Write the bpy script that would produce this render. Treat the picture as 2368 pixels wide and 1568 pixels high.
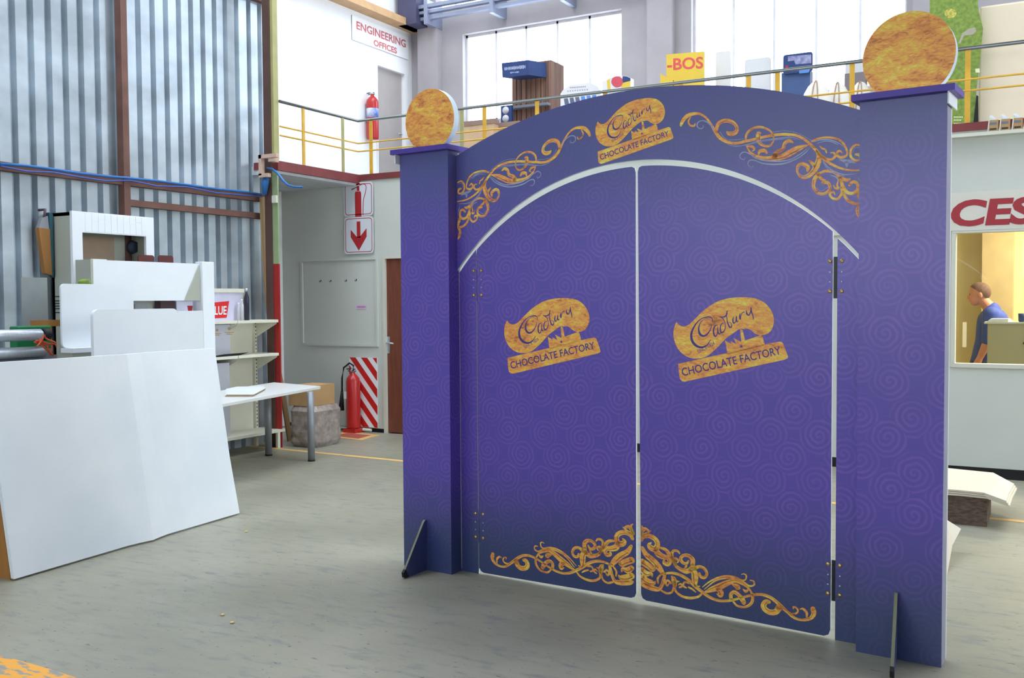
import bpy, bmesh, math, random
import numpy as np
from mathutils import Vector, Matrix
random.seed(4)
for o in list(bpy.data.objects): bpy.data.objects.remove(o)
SC = bpy.context.scene
COL = SC.collection

# ---------------------------------------------------------------- camera
FOC, PITCH, ROLL, YAW = 2262.3, .0394, -.0064, -.5089
CAMZ = 1.58
fw = np.array([math.sin(YAW)*math.cos(PITCH), math.cos(YAW)*math.cos(PITCH), -math.sin(PITCH)])
r0 = np.array([math.cos(YAW), -math.sin(YAW), 0]); u0 = np.cross(r0, fw)
rt = r0*math.cos(ROLL)+u0*math.sin(ROLL); up = -r0*math.sin(ROLL)+u0*math.cos(ROLL)
CP = np.array([0, 0, CAMZ])
cd = bpy.data.cameras.new('camera'); cam = bpy.data.objects.new('camera', cd); COL.objects.link(cam)
cd.sensor_fit = 'HORIZONTAL'; cd.sensor_width = 36; cd.lens = FOC/2368*36
cd.clip_start = .05; cd.clip_end = 200
M = Matrix(((rt[0], up[0], -fw[0], 0), (rt[1], up[1], -fw[1], 0), (rt[2], up[2], -fw[2], CAMZ), (0, 0, 0, 1)))
cam.matrix_world = M
SC.camera = cam

# ---------------------------------------------------------------- light
SC.view_settings.view_transform = 'Standard'; SC.view_settings.look = 'None'
SC.view_settings.gamma = 1; SC.view_settings.use_curve_mapping = False
SC.view_settings.exposure = 0.1
w = bpy.data.worlds.new('sky'); SC.world = w; w.use_nodes = True
bg = w.node_tree.nodes['Background']; bg.inputs[0].default_value = (.82, .91, 1, 1); bg.inputs[1].default_value = 6.0

def area(name, loc, rot, sx, sy, power, col=(1, 1, 1)):
    l = bpy.data.lights.new(name, 'AREA'); l.shape = 'RECTANGLE'; l.size = sx; l.size_y = sy
    l.energy = power; l.color = col
    o = bpy.data.objects.new(name, l); o.location = loc; o.rotation_euler = rot; COL.objects.link(o)
    return o
area('office_ceiling_lamp', (.6, 10.8, 2.8), (0, 0, 0), 1.2, .6, 130, (1, .86, .6))

# ---------------------------------------------------------------- helpers
def at(px, py, **k):
    d = fw+(px-1184)/FOC*rt+(784-py)/FOC*up
    for ax, v in k.items():
        i = 'xyz'.index(ax); t = (v-CP[i])/d[i]; p = CP+t*d
        return Vector((float(p[0]), float(p[1]), float(p[2])))
GO = np.array([-1.894, 4.7196, 0]); GA = -.0844; cg, sg = math.cos(GA), math.sin(GA)
def gat(px, py, y=0.):
    d = fw+(px-1184)/FOC*rt+(784-py)/FOC*up
    dl = (d[0]*cg+d[1]*sg, -d[0]*sg+d[1]*cg, d[2]); o = CP-GO
    ol = (o[0]*cg+o[1]*sg, -o[0]*sg+o[1]*cg, o[2]); t = (y-ol[1])/dl[1]
    return (ol[0]+t*dl[0], ol[2]+t*dl[2])

def lin(c):
    return tuple((x/12.92 if x <= .04045 else ((x+.055)/1.055)**2.4) for x in [v/255 for v in c])+(1,)
MATS = {}
def mat(name, rgb=(200, 200, 200), rough=.6, metal=0., var=.12, scale=6., bump=.0, rgb2=None, stretch=(1, 1, 1), spec=.4):
    if name in MATS: return MATS[name]
    m = bpy.data.materials.new(name); m.use_nodes = True; nt = m.node_tree; b = nt.nodes['Principled BSDF']
    b.inputs['Roughness'].default_value = rough; b.inputs['Metallic'].default_value = metal
    b.inputs['Specular IOR Level'].default_value = spec
    c = lin(rgb); c2 = lin(rgb2) if rgb2 else tuple(x*(1-var) for x in c[:3])+(1,)
    tc = nt.nodes.new('ShaderNodeTexCoord'); mp = nt.nodes.new('ShaderNodeMapping'); mp.inputs['Scale'].default_value = stretch
    nz = nt.nodes.new('ShaderNodeTexNoise'); nz.inputs['Scale'].default_value = scale; nz.inputs['Detail'].default_value = 4
    mx = nt.nodes.new('ShaderNodeMix'); mx.data_type = 'RGBA'; rp = nt.nodes.new('ShaderNodeMapRange')
    rp.inputs[1].default_value = .35; rp.inputs[2].default_value = .65
    L = nt.links.new
    L(tc.outputs['Object'], mp.inputs[0]); L(mp.outputs[0], nz.inputs['Vector']); L(nz.outputs[0], rp.inputs[0]); L(rp.outputs[0], mx.inputs['Factor'])
    mx.inputs['A'].default_value = c; mx.inputs['B'].default_value = c2; L(mx.outputs['Result'], b.inputs['Base Color'])
    if bump:
        bn = nt.nodes.new('ShaderNodeBump'); bn.inputs['Strength'].default_value = bump; bn.inputs['Distance'].default_value = .01
        L(nz.outputs[0], bn.inputs['Height']); L(bn.outputs[0], b.inputs['Normal'])
    MATS[name] = m
    return m

OFF = {}
def put(o, parent=None, kind=None, label=None, cat=None, group=None):
    COL.objects.link(o)
    if parent: o.parent = parent
    if kind: o['kind'] = kind
    if label: o['label'] = label
    if cat: o['category'] = cat
    if group: o['group'] = group
    return o
def thing(name, label, cat, loc, group=None, rotz=0):
    o = bpy.data.objects.new(name, None); o.location = loc; o.rotation_euler = (0, 0, rotz); o.empty_display_size = .1
    put(o, None, None, label, cat, group); OFF[o.name] = Vector(loc) if not rotz else Vector((0, 0, 0))
    return o
def root(o):
    while o.parent: o = o.parent
    return o
class MB:
    def __init__(s): s.v = []; s.f = []; s.mi = []; s.mats = []; s.sm = []
    def m(s, mt):
        if mt not in s.mats: s.mats.append(mt)
        return s.mats.index(mt)
    def add(s, vs, fs, mt, smooth=False):
        n = len(s.v); s.v += [tuple(v) for v in vs]; k = s.m(mt)
        for f in fs: s.f.append([i+n for i in f]); s.mi.append(k); s.sm.append(smooth)
        return s
    def box(s, x0, x1, y0, y1, z0, z1, mt):
        x0, x1 = min(x0, x1), max(x0, x1); y0, y1 = min(y0, y1), max(y0, y1); z0, z1 = min(z0, z1), max(z0, z1)
        vs = [(x, y, z) for z in (z0, z1) for x, y in ((x0, y0), (x1, y0), (x1, y1), (x0, y1))]
        return s.add(vs, [(3, 2, 1, 0), (4, 5, 6, 7), (0, 1, 5, 4), (1, 2, 6, 5), (2, 3, 7, 6), (3, 0, 4, 7)], mt)
    def ext(s, poly, vec, mt, side=None, back=None):
        n = len(poly); P = [Vector(p) for p in poly]; V = Vector(vec)
        nr = Vector((0, 0, 0))
        for i in range(n): nr += P[i].cross(P[(i+1) % n])
        if nr.dot(V) > 0: P.reverse()
        s.add(P+[p+V for p in P], [list(range(n))], mt)
        k = len(s.v)-2*n; ms = s.m(side or mt); mb_ = s.m(back or side or mt)
        s.f.append([k+n+i for i in reversed(range(n))]); s.mi.append(mb_); s.sm.append(False)
        for i in range(n):
            j = (i+1) % n; s.f.append([k+i, k+n+i, k+n+j, k+j]); s.mi.append(ms); s.sm.append(False)
        return s
    def tube(s, pts, r, mt, n=10, cap=True):
        P = [Vector(p) for p in pts]; R = r if isinstance(r, (list, tuple)) else [r]*len(P); vs = []; fs = []
        for i, p in enumerate(P):
            t = (P[min(i+1, len(P)-1)]-P[max(i-1, 0)]).normalized()
            a = Vector((0, 0, 1)) if abs(t.z) < .9 else Vector((1, 0, 0)); x = t.cross(a).normalized(); y = t.cross(x)
            vs += [p+(x*math.cos(q*2*math.pi/n)+y*math.sin(q*2*math.pi/n))*R[i] for q in range(n)]
        for i in range(len(P)-1):
            for q in range(n): fs.append((i*n+q, i*n+(q+1) % n, (i+1)*n+(q+1) % n, (i+1)*n+q))
        s.add(vs, fs, mt, True)
        if cap:
            k = len(s.v)-len(vs)
            for b in (list(reversed(range(n))), [(len(P)-1)*n+q for q in range(n)]):
                s.f.append([k+q for q in b]); s.mi.append(s.m(mt)); s.sm.append(False)
        return s
    def lathe(s, c, prof, mt, n=24, axis='z', smooth=True):
        vs = []; fs = []
        for r, h in prof:
            for q in range(n):
                a = q*2*math.pi/n; x, y = r*math.cos(a), r*math.sin(a)
                p = {'z': (x, y, h), 'y': (x, h, y), 'x': (h, x, y)}[axis]; vs.append(Vector(c)+Vector(p))
        for i in range(len(prof)-1):
            for q in range(n): fs.append((i*n+q, i*n+(q+1) % n, (i+1)*n+(q+1) % n, (i+1)*n+q))
        fs += [tuple(reversed(range(n))), tuple(range((len(prof)-1)*n, len(prof)*n))]
        return s.add(vs, fs, mt, smooth)
    def build(s, name, parent=None, kind=None, label=None, cat=None, group=None, bevel=0, subdiv=0, own=True):
        if parent: off = OFF.get(root(parent).name, Vector((0, 0, 0)))
        elif own:
            A = np.array(s.v); off = Vector((float(A[:, 0].min()+A[:, 0].max())/2, float(A[:, 1].min()+A[:, 1].max())/2, float(A[:, 2].min())))
        else: off = Vector((0, 0, 0))
        me = bpy.data.meshes.new(name); me.from_pydata([tuple(Vector(v)-off) for v in s.v], [], s.f)
        for m_ in s.mats: me.materials.append(m_)
        me.polygons.foreach_set('material_index', s.mi); me.polygons.foreach_set('use_smooth', s.sm)
        bm = bmesh.new(); bm.from_mesh(me); bmesh.ops.recalc_face_normals(bm, faces=bm.faces); bm.to_mesh(me); bm.free()
        me.update()
        o = bpy.data.objects.new(name, me)
        if not parent: o.location = off; OFF[name] = off
        put(o, parent, kind, label, cat, group)
        if not parent: OFF[o.name] = off
        if bevel:
            b = o.modifiers.new('bevel', 'BEVEL'); b.width = bevel; b.segments = 2; b.limit_method = 'ANGLE'
        if subdiv:
            b = o.modifiers.new('sub', 'SUBSURF'); b.levels = subdiv; b.render_levels = subdiv
        return o
def circ(cx, cy, r, n=32, a0=0, a1=2*math.pi): return [(cx+r*math.cos(a0+(a1-a0)*i/n), cy+r*math.sin(a0+(a1-a0)*i/n)) for i in range(n)]
def rrect(x0, x1, y0, y1, r, n=5):
    P = []
    for cx, cy, a in ((x1-r, y0+r, -90), (x1-r, y1-r, 0), (x0+r, y1-r, 90), (x0+r, y0+r, 180)):
        for i in range(n+1):
            t = math.radians(a+90*i/n); P.append((cx+r*math.cos(t), cy+r*math.sin(t)))
    return P
def text_polys(body, size=1., shear=0., align='LEFT', bold=0.):
    c = bpy.data.curves.new('t', 'FONT'); c.body = body; c.size = size; c.shear = shear; c.align_x = align; c.offset = bold; c.resolution_u = 4
    o = bpy.data.objects.new('t', c); COL.objects.link(o); dg = bpy.context.evaluated_depsgraph_get(); dg.update()
    me = bpy.data.meshes.new_from_object(o.evaluated_get(dg)); V = [(v.co.x, v.co.y) for v in me.vertices]; Fc = [list(p.vertices) for p in me.polygons]
    bpy.data.objects.remove(o); bpy.data.curves.remove(c); bpy.data.meshes.remove(me)
    return V, Fc
def text(mb, body, mt, fn, size=1., shear=0., align='LEFT', bold=0., fit=None):
    """flat lettering: fn maps (u, v) on the sign to a point; fit = width the words take"""
    V, Fc = text_polys(body, size, shear, align, bold)
    k = 1.
    if fit:
        xs = [p[0] for p in V]; k = fit/(max(xs)-min(xs)); x0 = min(xs); V = [((p[0]-x0)*k, p[1]) for p in V]
    mb.add([fn(*p) for p in V], Fc, mt)
def spline(P, step):
    """Catmull-Rom through (x, y, w)"""
    P = [np.array(p, float) for p in P]; out = []
    Q = [2*P[0]-P[1]]+P+[2*P[-1]-P[-2]]
    for i in range(1, len(Q)-2):
        a, b, c, d = Q[i-1:i+3]; n = max(2, int(np.hypot(*(c-b)[:2])/step))
        for k in range(n):
            t = k/n; out.append(.5*(2*b+(c-a)*t+(2*a-5*b+4*c-d)*t*t+(3*b-a-3*c+d)*t**3))
    out.append(P[-1]); return out
def ribbon(mb, P, mt, fn, step=9., ws=1., shift=0., round_end=True):
    S = spline(P, step); L = []; R = []
    for i, p in enumerate(S):
        q = S[min(i+1, len(S)-1)]-S[max(i-1, 0)]; l = math.hypot(q[0], q[1]) or 1; nx, ny = -q[1]/l, q[0]/l; h = max(p[2], 1)*ws/2; c = shift*p[2]
        L.append((p[0]+nx*(h+c), p[1]+ny*(h+c))); R.append((p[0]-nx*(h-c), p[1]-ny*(h-c)))
    n = len(S); vs = [fn(*a) for a in L]+[fn(*a) for a in R]
    mb.add(vs, [(i, i+1, n+i+1, n+i) for i in range(n-1)], mt)
    if round_end:
        for p in (S[0], S[-1]):
            h = max(p[2], 1)*ws/2*.99
            if h > 3: mb.add([fn(p[0]+h*math.cos(a*math.pi/5), p[1]+h*math.sin(a*math.pi/5)) for a in range(10)], [list(range(10))], mt)

# ---------------------------------------------------------------- materials
WHITE = mat('white_board', (232, 236, 240), .45, var=.05, scale=3)
CREAM = mat('cream_panel', (212, 211, 196), .55, var=.06, scale=2)
OFFW = mat('office_white', (205, 208, 200), .6, var=.06, scale=1.5)
PLAST = mat('plaster', (176, 169, 171), .85, var=.12, scale=2)
UPW = mat('upper_white_paint', (243, 243, 243), .7, var=.04, scale=2)
RED = mat('sign_red', (176, 42, 46), .5, var=.08)
EXTR = mat('extinguisher_red', (190, 34, 34), .3, var=.1, spec=.6)
BLACK = mat('black_rubber', (22, 22, 24), .6)
DARK = mat('dark_metal', (60, 60, 62), .5, .4)
STEEL = mat('brushed_steel', (206, 212, 220), .3, .6, var=.15, scale=20, stretch=(1, 8, 1))
GREYM = mat('grey_paint_metal', (150, 152, 158), .4, .3)
RUST = mat('rust_brown_steel', (122, 86, 76), .7, .1, var=.3, scale=5)
MAROON = mat('maroon_paint', (128, 58, 58), .55, var=.15)
YEL = mat('rail_yellow', (222, 172, 60), .5, var=.2)
OLIVE = mat('olive_rail', (170, 165, 110), .5)
RAIL = mat('handrail_steel', (118, 122, 120), .3, .7)
CARD = mat('cardboard', (186, 148, 104), .8, var=.12, scale=8)
WOODO = mat('orange_wood', (176, 122, 62), .5, var=.3, scale=8, stretch=(1, 1, .1))
WOODD = mat('wood_door', (124, 70, 52), .45, var=.25, scale=14, stretch=(3, 3, .3))
PLANKM = mat('pale_timber', (176, 146, 104), .7, var=.2, scale=10, stretch=(2, 2, .2))
BLUE = mat('tarp_blue', (46, 112, 178), .45, var=.15)
GREEN = mat('machine_green', (22, 128, 70), .45, var=.15)
GREENP = mat('column_green', (150, 168, 124), .6, var=.12)
GOLDT = mat('gold_print', (190, 160, 110), .5)
PINK = mat('pink_label', (215, 190, 215), .6)
GLASSC = mat('clear_plastic', (215, 215, 220), .15, var=.2, spec=.7)

def floor_mat():
    m = bpy.data.materials.new('concrete_floor'); m.use_nodes = True; nt = m.node_tree; b = nt.nodes['Principled BSDF']; L = nt.links.new
    tc = nt.nodes.new('ShaderNodeTexCoord')
    def noise(sc, det, st=(1, 1, 1)):
        mp = nt.nodes.new('ShaderNodeMapping'); mp.inputs['Scale'].default_value = st; n = nt.nodes.new('ShaderNodeTexNoise')
        n.inputs['Scale'].default_value = sc; n.inputs['Detail'].default_value = det; L(tc.outputs['Object'], mp.inputs[0]); L(mp.outputs[0], n.inputs['Vector']); return n
    def ramp(src, a, b_, ca, cb):
        r = nt.nodes.new('ShaderNodeMapRange'); r.inputs[1].default_value = a; r.inputs[2].default_value = b_; L(src, r.inputs[0])
        x = nt.nodes.new('ShaderNodeMix'); x.data_type = 'RGBA'; L(r.outputs[0], x.inputs['Factor'])
        for k, c in (('A', ca), ('B', cb)):
            if isinstance(c, tuple): x.inputs[k].default_value = c
            else: L(c, x.inputs[k])
        return x.outputs['Result']
    n1 = noise(.9, 5); n2 = noise(7, 6, (1, 3, 1)); n3 = noise(28, 3, (1, 2.2, 1))
    c = ramp(n1.outputs[0], .35, .65, lin((160, 156, 138)), lin((140, 137, 120)))
    c = ramp(n2.outputs[0], .55, .75, c, lin((128, 130, 124)))
    c = ramp(n3.outputs[0], .68, .72, c, lin((98, 96, 88)))
    L(c, b.inputs['Base Color'])
    r = nt.nodes.new('ShaderNodeMapRange'); L(n2.outputs[0], r.inputs[0]); r.inputs[3].default_value = .3; r.inputs[4].default_value = .55
    L(r.outputs[0], b.inputs['Roughness']); b.inputs['Specular IOR Level'].default_value = .5
    bn = nt.nodes.new('ShaderNodeBump'); bn.inputs['Strength'].default_value = .25; bn.inputs['Distance'].default_value = .004
    L(n3.outputs[0], bn.inputs['Height']); L(bn.outputs[0], b.inputs['Normal'])
    return m
def paint_mat(name, rgb, thr=.5):
    """worn floor paint: flakes let the concrete through"""
    m = mat(name, rgb, .5, rgb2=(150, 148, 140), scale=9, stretch=(1, 3, 1))
    r = [n for n in m.node_tree.nodes if n.type == 'MAP_RANGE'][0]; r.inputs[1].default_value = thr; r.inputs[2].default_value = thr+.06
    return m

# ---------------------------------------------------------------- the setting
SKY = [(-7.6, -5.0, 0, 11.8), (-4.5, 3.5, 6.4, 8.8)]
FRONT_HOLES = [(-8.0, 5.0, 2.0, 3.6)]
RH = (4, 11.5, 1.5, 6)
XS = -7.75                                # sheet wall
XW, YO, YB = -8.6, 9.45, 12.35           # corrugated wall, office front, rear wall with windows
XC, YC, ZD = -7.37, 8.03, 3.07           # free steel column, deck level
XR, YF, ZT = 7.0, -6.0, 8.0
MB().box(-9.2, XR, YF, 13.2, -.2, 0, floor_mat()).build('floor', kind='structure')

def corrugated():
    mb = MB(); g = mat('galvanised_sheet', (206, 217, 226), .34, .5, var=.34, scale=1.6, stretch=(1, 1, 1.6))
    yr = [at(p, 200, x=XS).y for p in (31, 73, 114, 152, 188, 226, 262, 288, 322, 355, 386, 416, 444, 471, 498, 523, 549, 577, 602)]
    d = yr[1]-yr[0]; ribs = [yr[0]-d*k for k in range(60, 0, -1)]+yr; YE = at(624, 300, x=XS).y
    prof = [(XS, YF)]
    for y in ribs:
        wd = .06 if y in (yr[6],) else .021
        if y > YE-.06 or y < YF+.2: continue
        prof += [(XS, y-wd-.012), (XS-.06, y-wd), (XS-.06, y+wd), (XS, y+wd+.012)]
    prof += [(XS, YE)]
    vs = [(x, y, z) for z in (0, ZT) for x, y in prof]; n = len(prof)
    mb.add(vs, [(i, i+1, n+i+1, n+i) for i in range(n-1)], g)
    mb.box(XS-.16, XS-.12, YF, YE, 0, ZT, DARK).box(XW, XS-.05, YE-.02, YE, 0, ZT, DARK)
    return mb
corrugated().build('wall_left', kind='structure')
# white painted wall beyond the deck corner, up to the rear wall, with its doorway
mb = MB()
dy0, dy1, dz = 11.45, 12.2, 5.02
mb.box(XW-.2, XW, 8.0, dy0, 0, ZT, UPW); mb.box(XW-.2, XW, dy1, YB, 0, ZT, UPW); mb.box(XW-.2, XW, dy0, dy1, dz, ZT, UPW); mb.box(XW-.2, XW, dy0, dy1, 0, ZD, UPW)
mb.build('wall_upper_left', kind='structure')
# rear wall with two window openings
mb = MB(); W1 = (-7.69, -5.175, 4.2, 5.49); W2 = (-4.2, -1.59, 4.1, 5.6); W0 = (-8.33, -6.95, 5.88, 7.2)
cuts = sorted([W1, W2])
def wall_holes(mb, x0, x1, y0, y1, z0, z1, holes, mt):
    xs = sorted({x0, x1}|{h[0] for h in holes}|{h[1] for h in holes}); zs = sorted({z0, z1}|{h[2] for h in holes}|{h[3] for h in holes})
    for a, b in zip(xs, xs[1:]):
        for c, d in zip(zs, zs[1:]):
            if any(h[0] <= a and b <= h[1] and h[2] <= c and d <= h[3] for h in holes): continue
            mb.box(a, b, y0, y1, c, d, mt)
W3 = (-1.0, 1.6, 4.1, 5.6)
W4 = (-5.6, -2.0, 6.1, 7.4)
wall_holes(mb, XW-.2, XR, YB, YB+.25, 0, ZT, [W0, W1, W2, W4], PLAST)
mb.build('wall_back', kind='structure')
for k, h in enumerate((W1, W2, W0, W4)):
    fr = MB(); wm = mat('window_frame_paint', (226, 224, 226), .5)
    n = 5 if k < 2 else 3
    fr.box(h[0], h[1], YB+.1, YB+.16, h[3]-.035, h[3], wm).box(h[0], h[1], YB+.1, YB+.16, h[2], h[2]+.035, wm)
    for i in range(n+1):
        x = h[0]+(h[1]-h[0]-.03)*i/n; fr.box(x, x+.03, YB+.1, YB+.16, h[2], h[3], wm)
    fo = fr.build('window_%d' % (k+1), kind='structure')
    gl = bpy.data.materials.get('window_glass')
    if not gl:
        gl = bpy.data.materials.new('window_glass'); gl.use_nodes = True; nt = gl.node_tree; nt.nodes.remove(nt.nodes['Principled BSDF'])
        a = nt.nodes.new('ShaderNodeBsdfTransparent'); a.inputs[0].default_value = (.96, .98, 1, 1); g2 = nt.nodes.new('ShaderNodeBsdfGlossy'); g2.inputs['Roughness'].default_value = .02
        mx = nt.nodes.new('ShaderNodeMixShader'); mx.inputs[0].default_value = .012
        nt.links.new(a.outputs[0], mx.inputs[1]); nt.links.new(g2.outputs[0], mx.inputs[2]); nt.links.new(mx.outputs[0], nt.nodes['Material Output'].inputs[0])
    MB().box(h[0]+.01, h[1]-.01, YB+.125, YB+.131, h[2]+.01, h[3]-.01, gl).build('window_pane', fo)
# pilasters on the rear wall
for k, (a, b) in enumerate(((-8.38, -8.05), (-4.75, -4.42), (-1.5, -1.15))):
    MB().box(a, b, YB-.16, YB, ZD, ZT, PLAST).build('trim_%d' % (k+2), kind='structure')
MB().box(XW, XR, YB-.03, YB, 5.12, 5.19, PLAST) if 0 else None
# deck: slab over the offices and the left bay
mb = MB(); SOFF = mat('deck_soffit', (206, 210, 214), .6, var=.2, scale=4, stretch=(3, .4, 1))
mb.box(XW, XC-.02, YC+.5, YO, ZD-.1, ZD-.01, SOFF).box(XS+.01, XC-.02, YC+.01, YC+.5, ZD-.1, ZD-.01, SOFF); mb.box(XW, XR, YO+.02, YB, ZD-.1, ZD-.01, SOFF)
mb.build('mezzanine_floor', kind='structure')
mb = MB(); mb.box(XC-.04, XC+.02, YC, YO, ZD-.07, ZD+.03, MAROON); mb.box(XS+.05, XC-.04, YC, YC+.05, ZD-.05, ZD+.03, MAROON); mb.box(XC-.04, XR, YO-.02, YO+.02, ZD-.04, ZD+.03, MAROON); mb.build('trim_1', kind='structure')
mb = MB(); mb.box(-7.35, XR, YO+.02, YO+.05, ZD-.1, ZD-.04, CREAM)
# office front wall: window hole and doorway
DX0, DX1, DZ = -6.99, -6.16, 2.085; OW = (-.79, 1.5, 1.0, 2.145)
wall_holes(mb, XW, XR, YO, YO+.1, .05, ZD-.04, [OW, (DX0-.04, DX1+.04, .05, DZ+.04)], OFFW)
mb.build('wall_office', kind='structure')
mb = MB().box(XW, DX0-.04, YO+.02, YO+.08, 0, .05, BLACK).box(DX1+.04, XR, YO-.005, YO+.08, 0, .09, BLACK); mb.build('baseboard_office', kind='structure')
d1 = MB().box(DX0, DX1, YO+.02, YO+.06, .012, DZ, WOODD).build('door_1', kind='structure')
mb = MB(); p = at(898, 798, y=YO+.015)
mb.box(p.x-.02, p.x+.02, YO+.012, YO+.02, p.z-.1, p.z+.1, STEEL); mb.tube([(p.x, YO+.015, p.z+.03), (p.x, YO-.02, p.z+.03), (p.x+.1, YO-.02, p.z+.02)], .009, STEEL, 8)
mb.build('door_handle', d1)
mb = MB()
for x in (DX0-.04, DX1): mb.box(x, x+.04, YO-.012, YO+.099, 0, DZ, CREAM)
mb.box(DX0-.04, DX1+.04, YO-.012, YO+.099, DZ, DZ+.039, CREAM); mb.build('trim_5', kind='structure')
# upper grey door standing in the white wall
GD = mat('grey_door_paint', (176, 168, 164), .6, var=.05)
d2 = MB().box(XW-.08, XW-.04, dy0+.02, dy1-.07, ZD, dz-.02, GD).build('door_2', kind='structure')
MB().tube([(XW-.04, dy1-.12, ZD+1), (XW, dy1-.12, ZD+1), (XW, dy1-.22, ZD+1)], .01, STEEL, 8).build('door_handle', d2)
mb = MB().box(XW-.1, XW+.02, dy1-.06, dy1-.001, ZD, dz-.05, UPW).box(XW-.1, XW+.02, dy0+.001, dy0+.02, ZD, dz-.05, UPW).box(XW-.1, XW+.02, dy0+.001, dy1-.001, dz-.05, dz-.001, UPW); mb.build('trim_6', kind='structure')
MB().box(XW-1.0, XW-.95, 11, 12.6, 3, 6, PLAST).build('wall_passage', kind='structure')
# office interior behind the glass
INW = mat('office_wall_yellow', (228, 214, 158), .7, var=.05)
mb = MB().box(-2.4, 3.0, 12.0, 12.1, 0, ZD-.12, INW).box(-2.4, -2.3, YO+.1, 12.0, 0, ZD-.12, INW).box(3.0, 3.1, YO+.1, 12.1, 0, ZD-.12, INW)
mb.box(-.72, -.42, 11.7, 12.0, 0, ZD-.12, mat('office_pier', (196, 176, 130), .7))
mb.box(-.78, -.6, 10.9, 11.0, 0, ZD-.12, INW) if 0 else None
mb.build('wall_office_inner', kind='structure')
MB().box(-2.3, 3.0, YO+.1, 12.0, ZD-.2, ZD-.12, UPW).build('ceiling_office', kind='structure')
mb = MB(); q = .035
mb.box(OW[0]-q, OW[1], YO-.012, YO-.001, OW[3]+.001, OW[3]+q-.017, CREAM).box(OW[0]-q, OW[1], YO-.012, YO-.001, OW[2]-q, OW[2]-.001, CREAM).box(OW[0]-q, OW[0]-.001, YO-.012, YO-.001, OW[2], OW[3], CREAM)
wo = mb.build('window_5', kind='structure'); MB().box(OW[0], OW[1], YO+.05, YO+.056, OW[2], OW[3], gl).build('window_pane', wo)
# posts and rails of the sheet wall
mb = MB(); yp = at(290, 300, x=XS+.08).y; YE = at(624, 300, x=XS).y
for y in (yp, yp-2.4, yp-4.8): mb.box(XS+.005, XS+.09, y-.035, y+.035, 0, ZT, RUST)
mb.build('trim_7', kind='structure')
def zr(px, py): return at(px, py, x=XS+.07).z
za, zb_ = zr(282, 409), zr(282, 427); zc, zd_ = zr(300, 461), zr(300, 476); ze, zf = zr(628, 2), zr(628, 12)
mb = MB().box(XS, XS+.07, YF, YE, zb_, za, RUST).box(XS, XS+.07, yp, YE, zd_, zc, RUST).box(XS, XS+.07, yp, YE, zf, ze, RUST)
mb.build('trim_8', kind='structure')
# gutter beam high on the white wall and crane rails on the rear wall
BEAM = mat('beam_tan', (200, 160, 116), .6, var=.15)
MB().box(XW, XW+.22, 8.1, YB, 5.62, 5.72, BEAM).build('trim_10', kind='structure')
mb = MB(); BG = mat('rail_bluegrey', (150, 156, 178), .4, .3)
for z, y, h in ((5.86, 12.0, .05), (5.78, 12.02, .04), (5.7, 12.05, .045)): mb.box(-8.3, XR, y-.04, y+.04, z-h/2, z+h/2, BG)
for x in (-8.1, -7.0, -5.9, -4.0, -2.4): mb.box(x, x+.06, 11.95, YB, 5.6, 5.95, BG)
mb.build('trim_11', kind='structure')
mb = MB(); mb.box(-8.52, -8.2, 11.9, 12.3, 5.62, 6.6, mat('bracket_indigo', (84, 84, 112), .5, .3)); mb.build('trim_12', kind='structure')
# unseen roof, right and near walls; their openings are placed for the light
mb = MB(); RF = mat('roof_sheet', (170, 172, 172), .7)
def roof(holes):
    xs = sorted({XW-.2, XR}|{h[0] for h in holes}|{h[1] for h in holes}); ys = sorted({YF, YB+.25}|{h[2] for h in holes}|{h[3] for h in holes})
    for a, b in zip(xs, xs[1:]):
        for c, d in zip(ys, ys[1:]):
            if any(h[0] <= a and b <= h[1] and h[2] <= c and d <= h[3] for h in holes): continue
            mb.box(a, b, c, d, ZT, ZT+.1, RF)
roof(SKY); mb.build('ceiling', kind='structure')
mb = MB()
wall_holes(mb, XW-.2, XR, YF-.2, YF, 0, ZT, FRONT_HOLES, PLAST); mb.build('wall_near', kind='structure')
mb = MB(); ys = [YF, RH[0], RH[1], YB]
mb.box(XR, XR+.2, YF, RH[0], 0, ZT, PLAST).box(XR, XR+.2, RH[1], YB, 0, ZT, PLAST).box(XR, XR+.2, RH[0], RH[1], RH[3], ZT, PLAST)
if RH[2] > 0: mb.box(XR, XR+.2, RH[0], RH[1], 0, RH[2], PLAST)
mb.build('wall_right', kind='structure')

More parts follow.
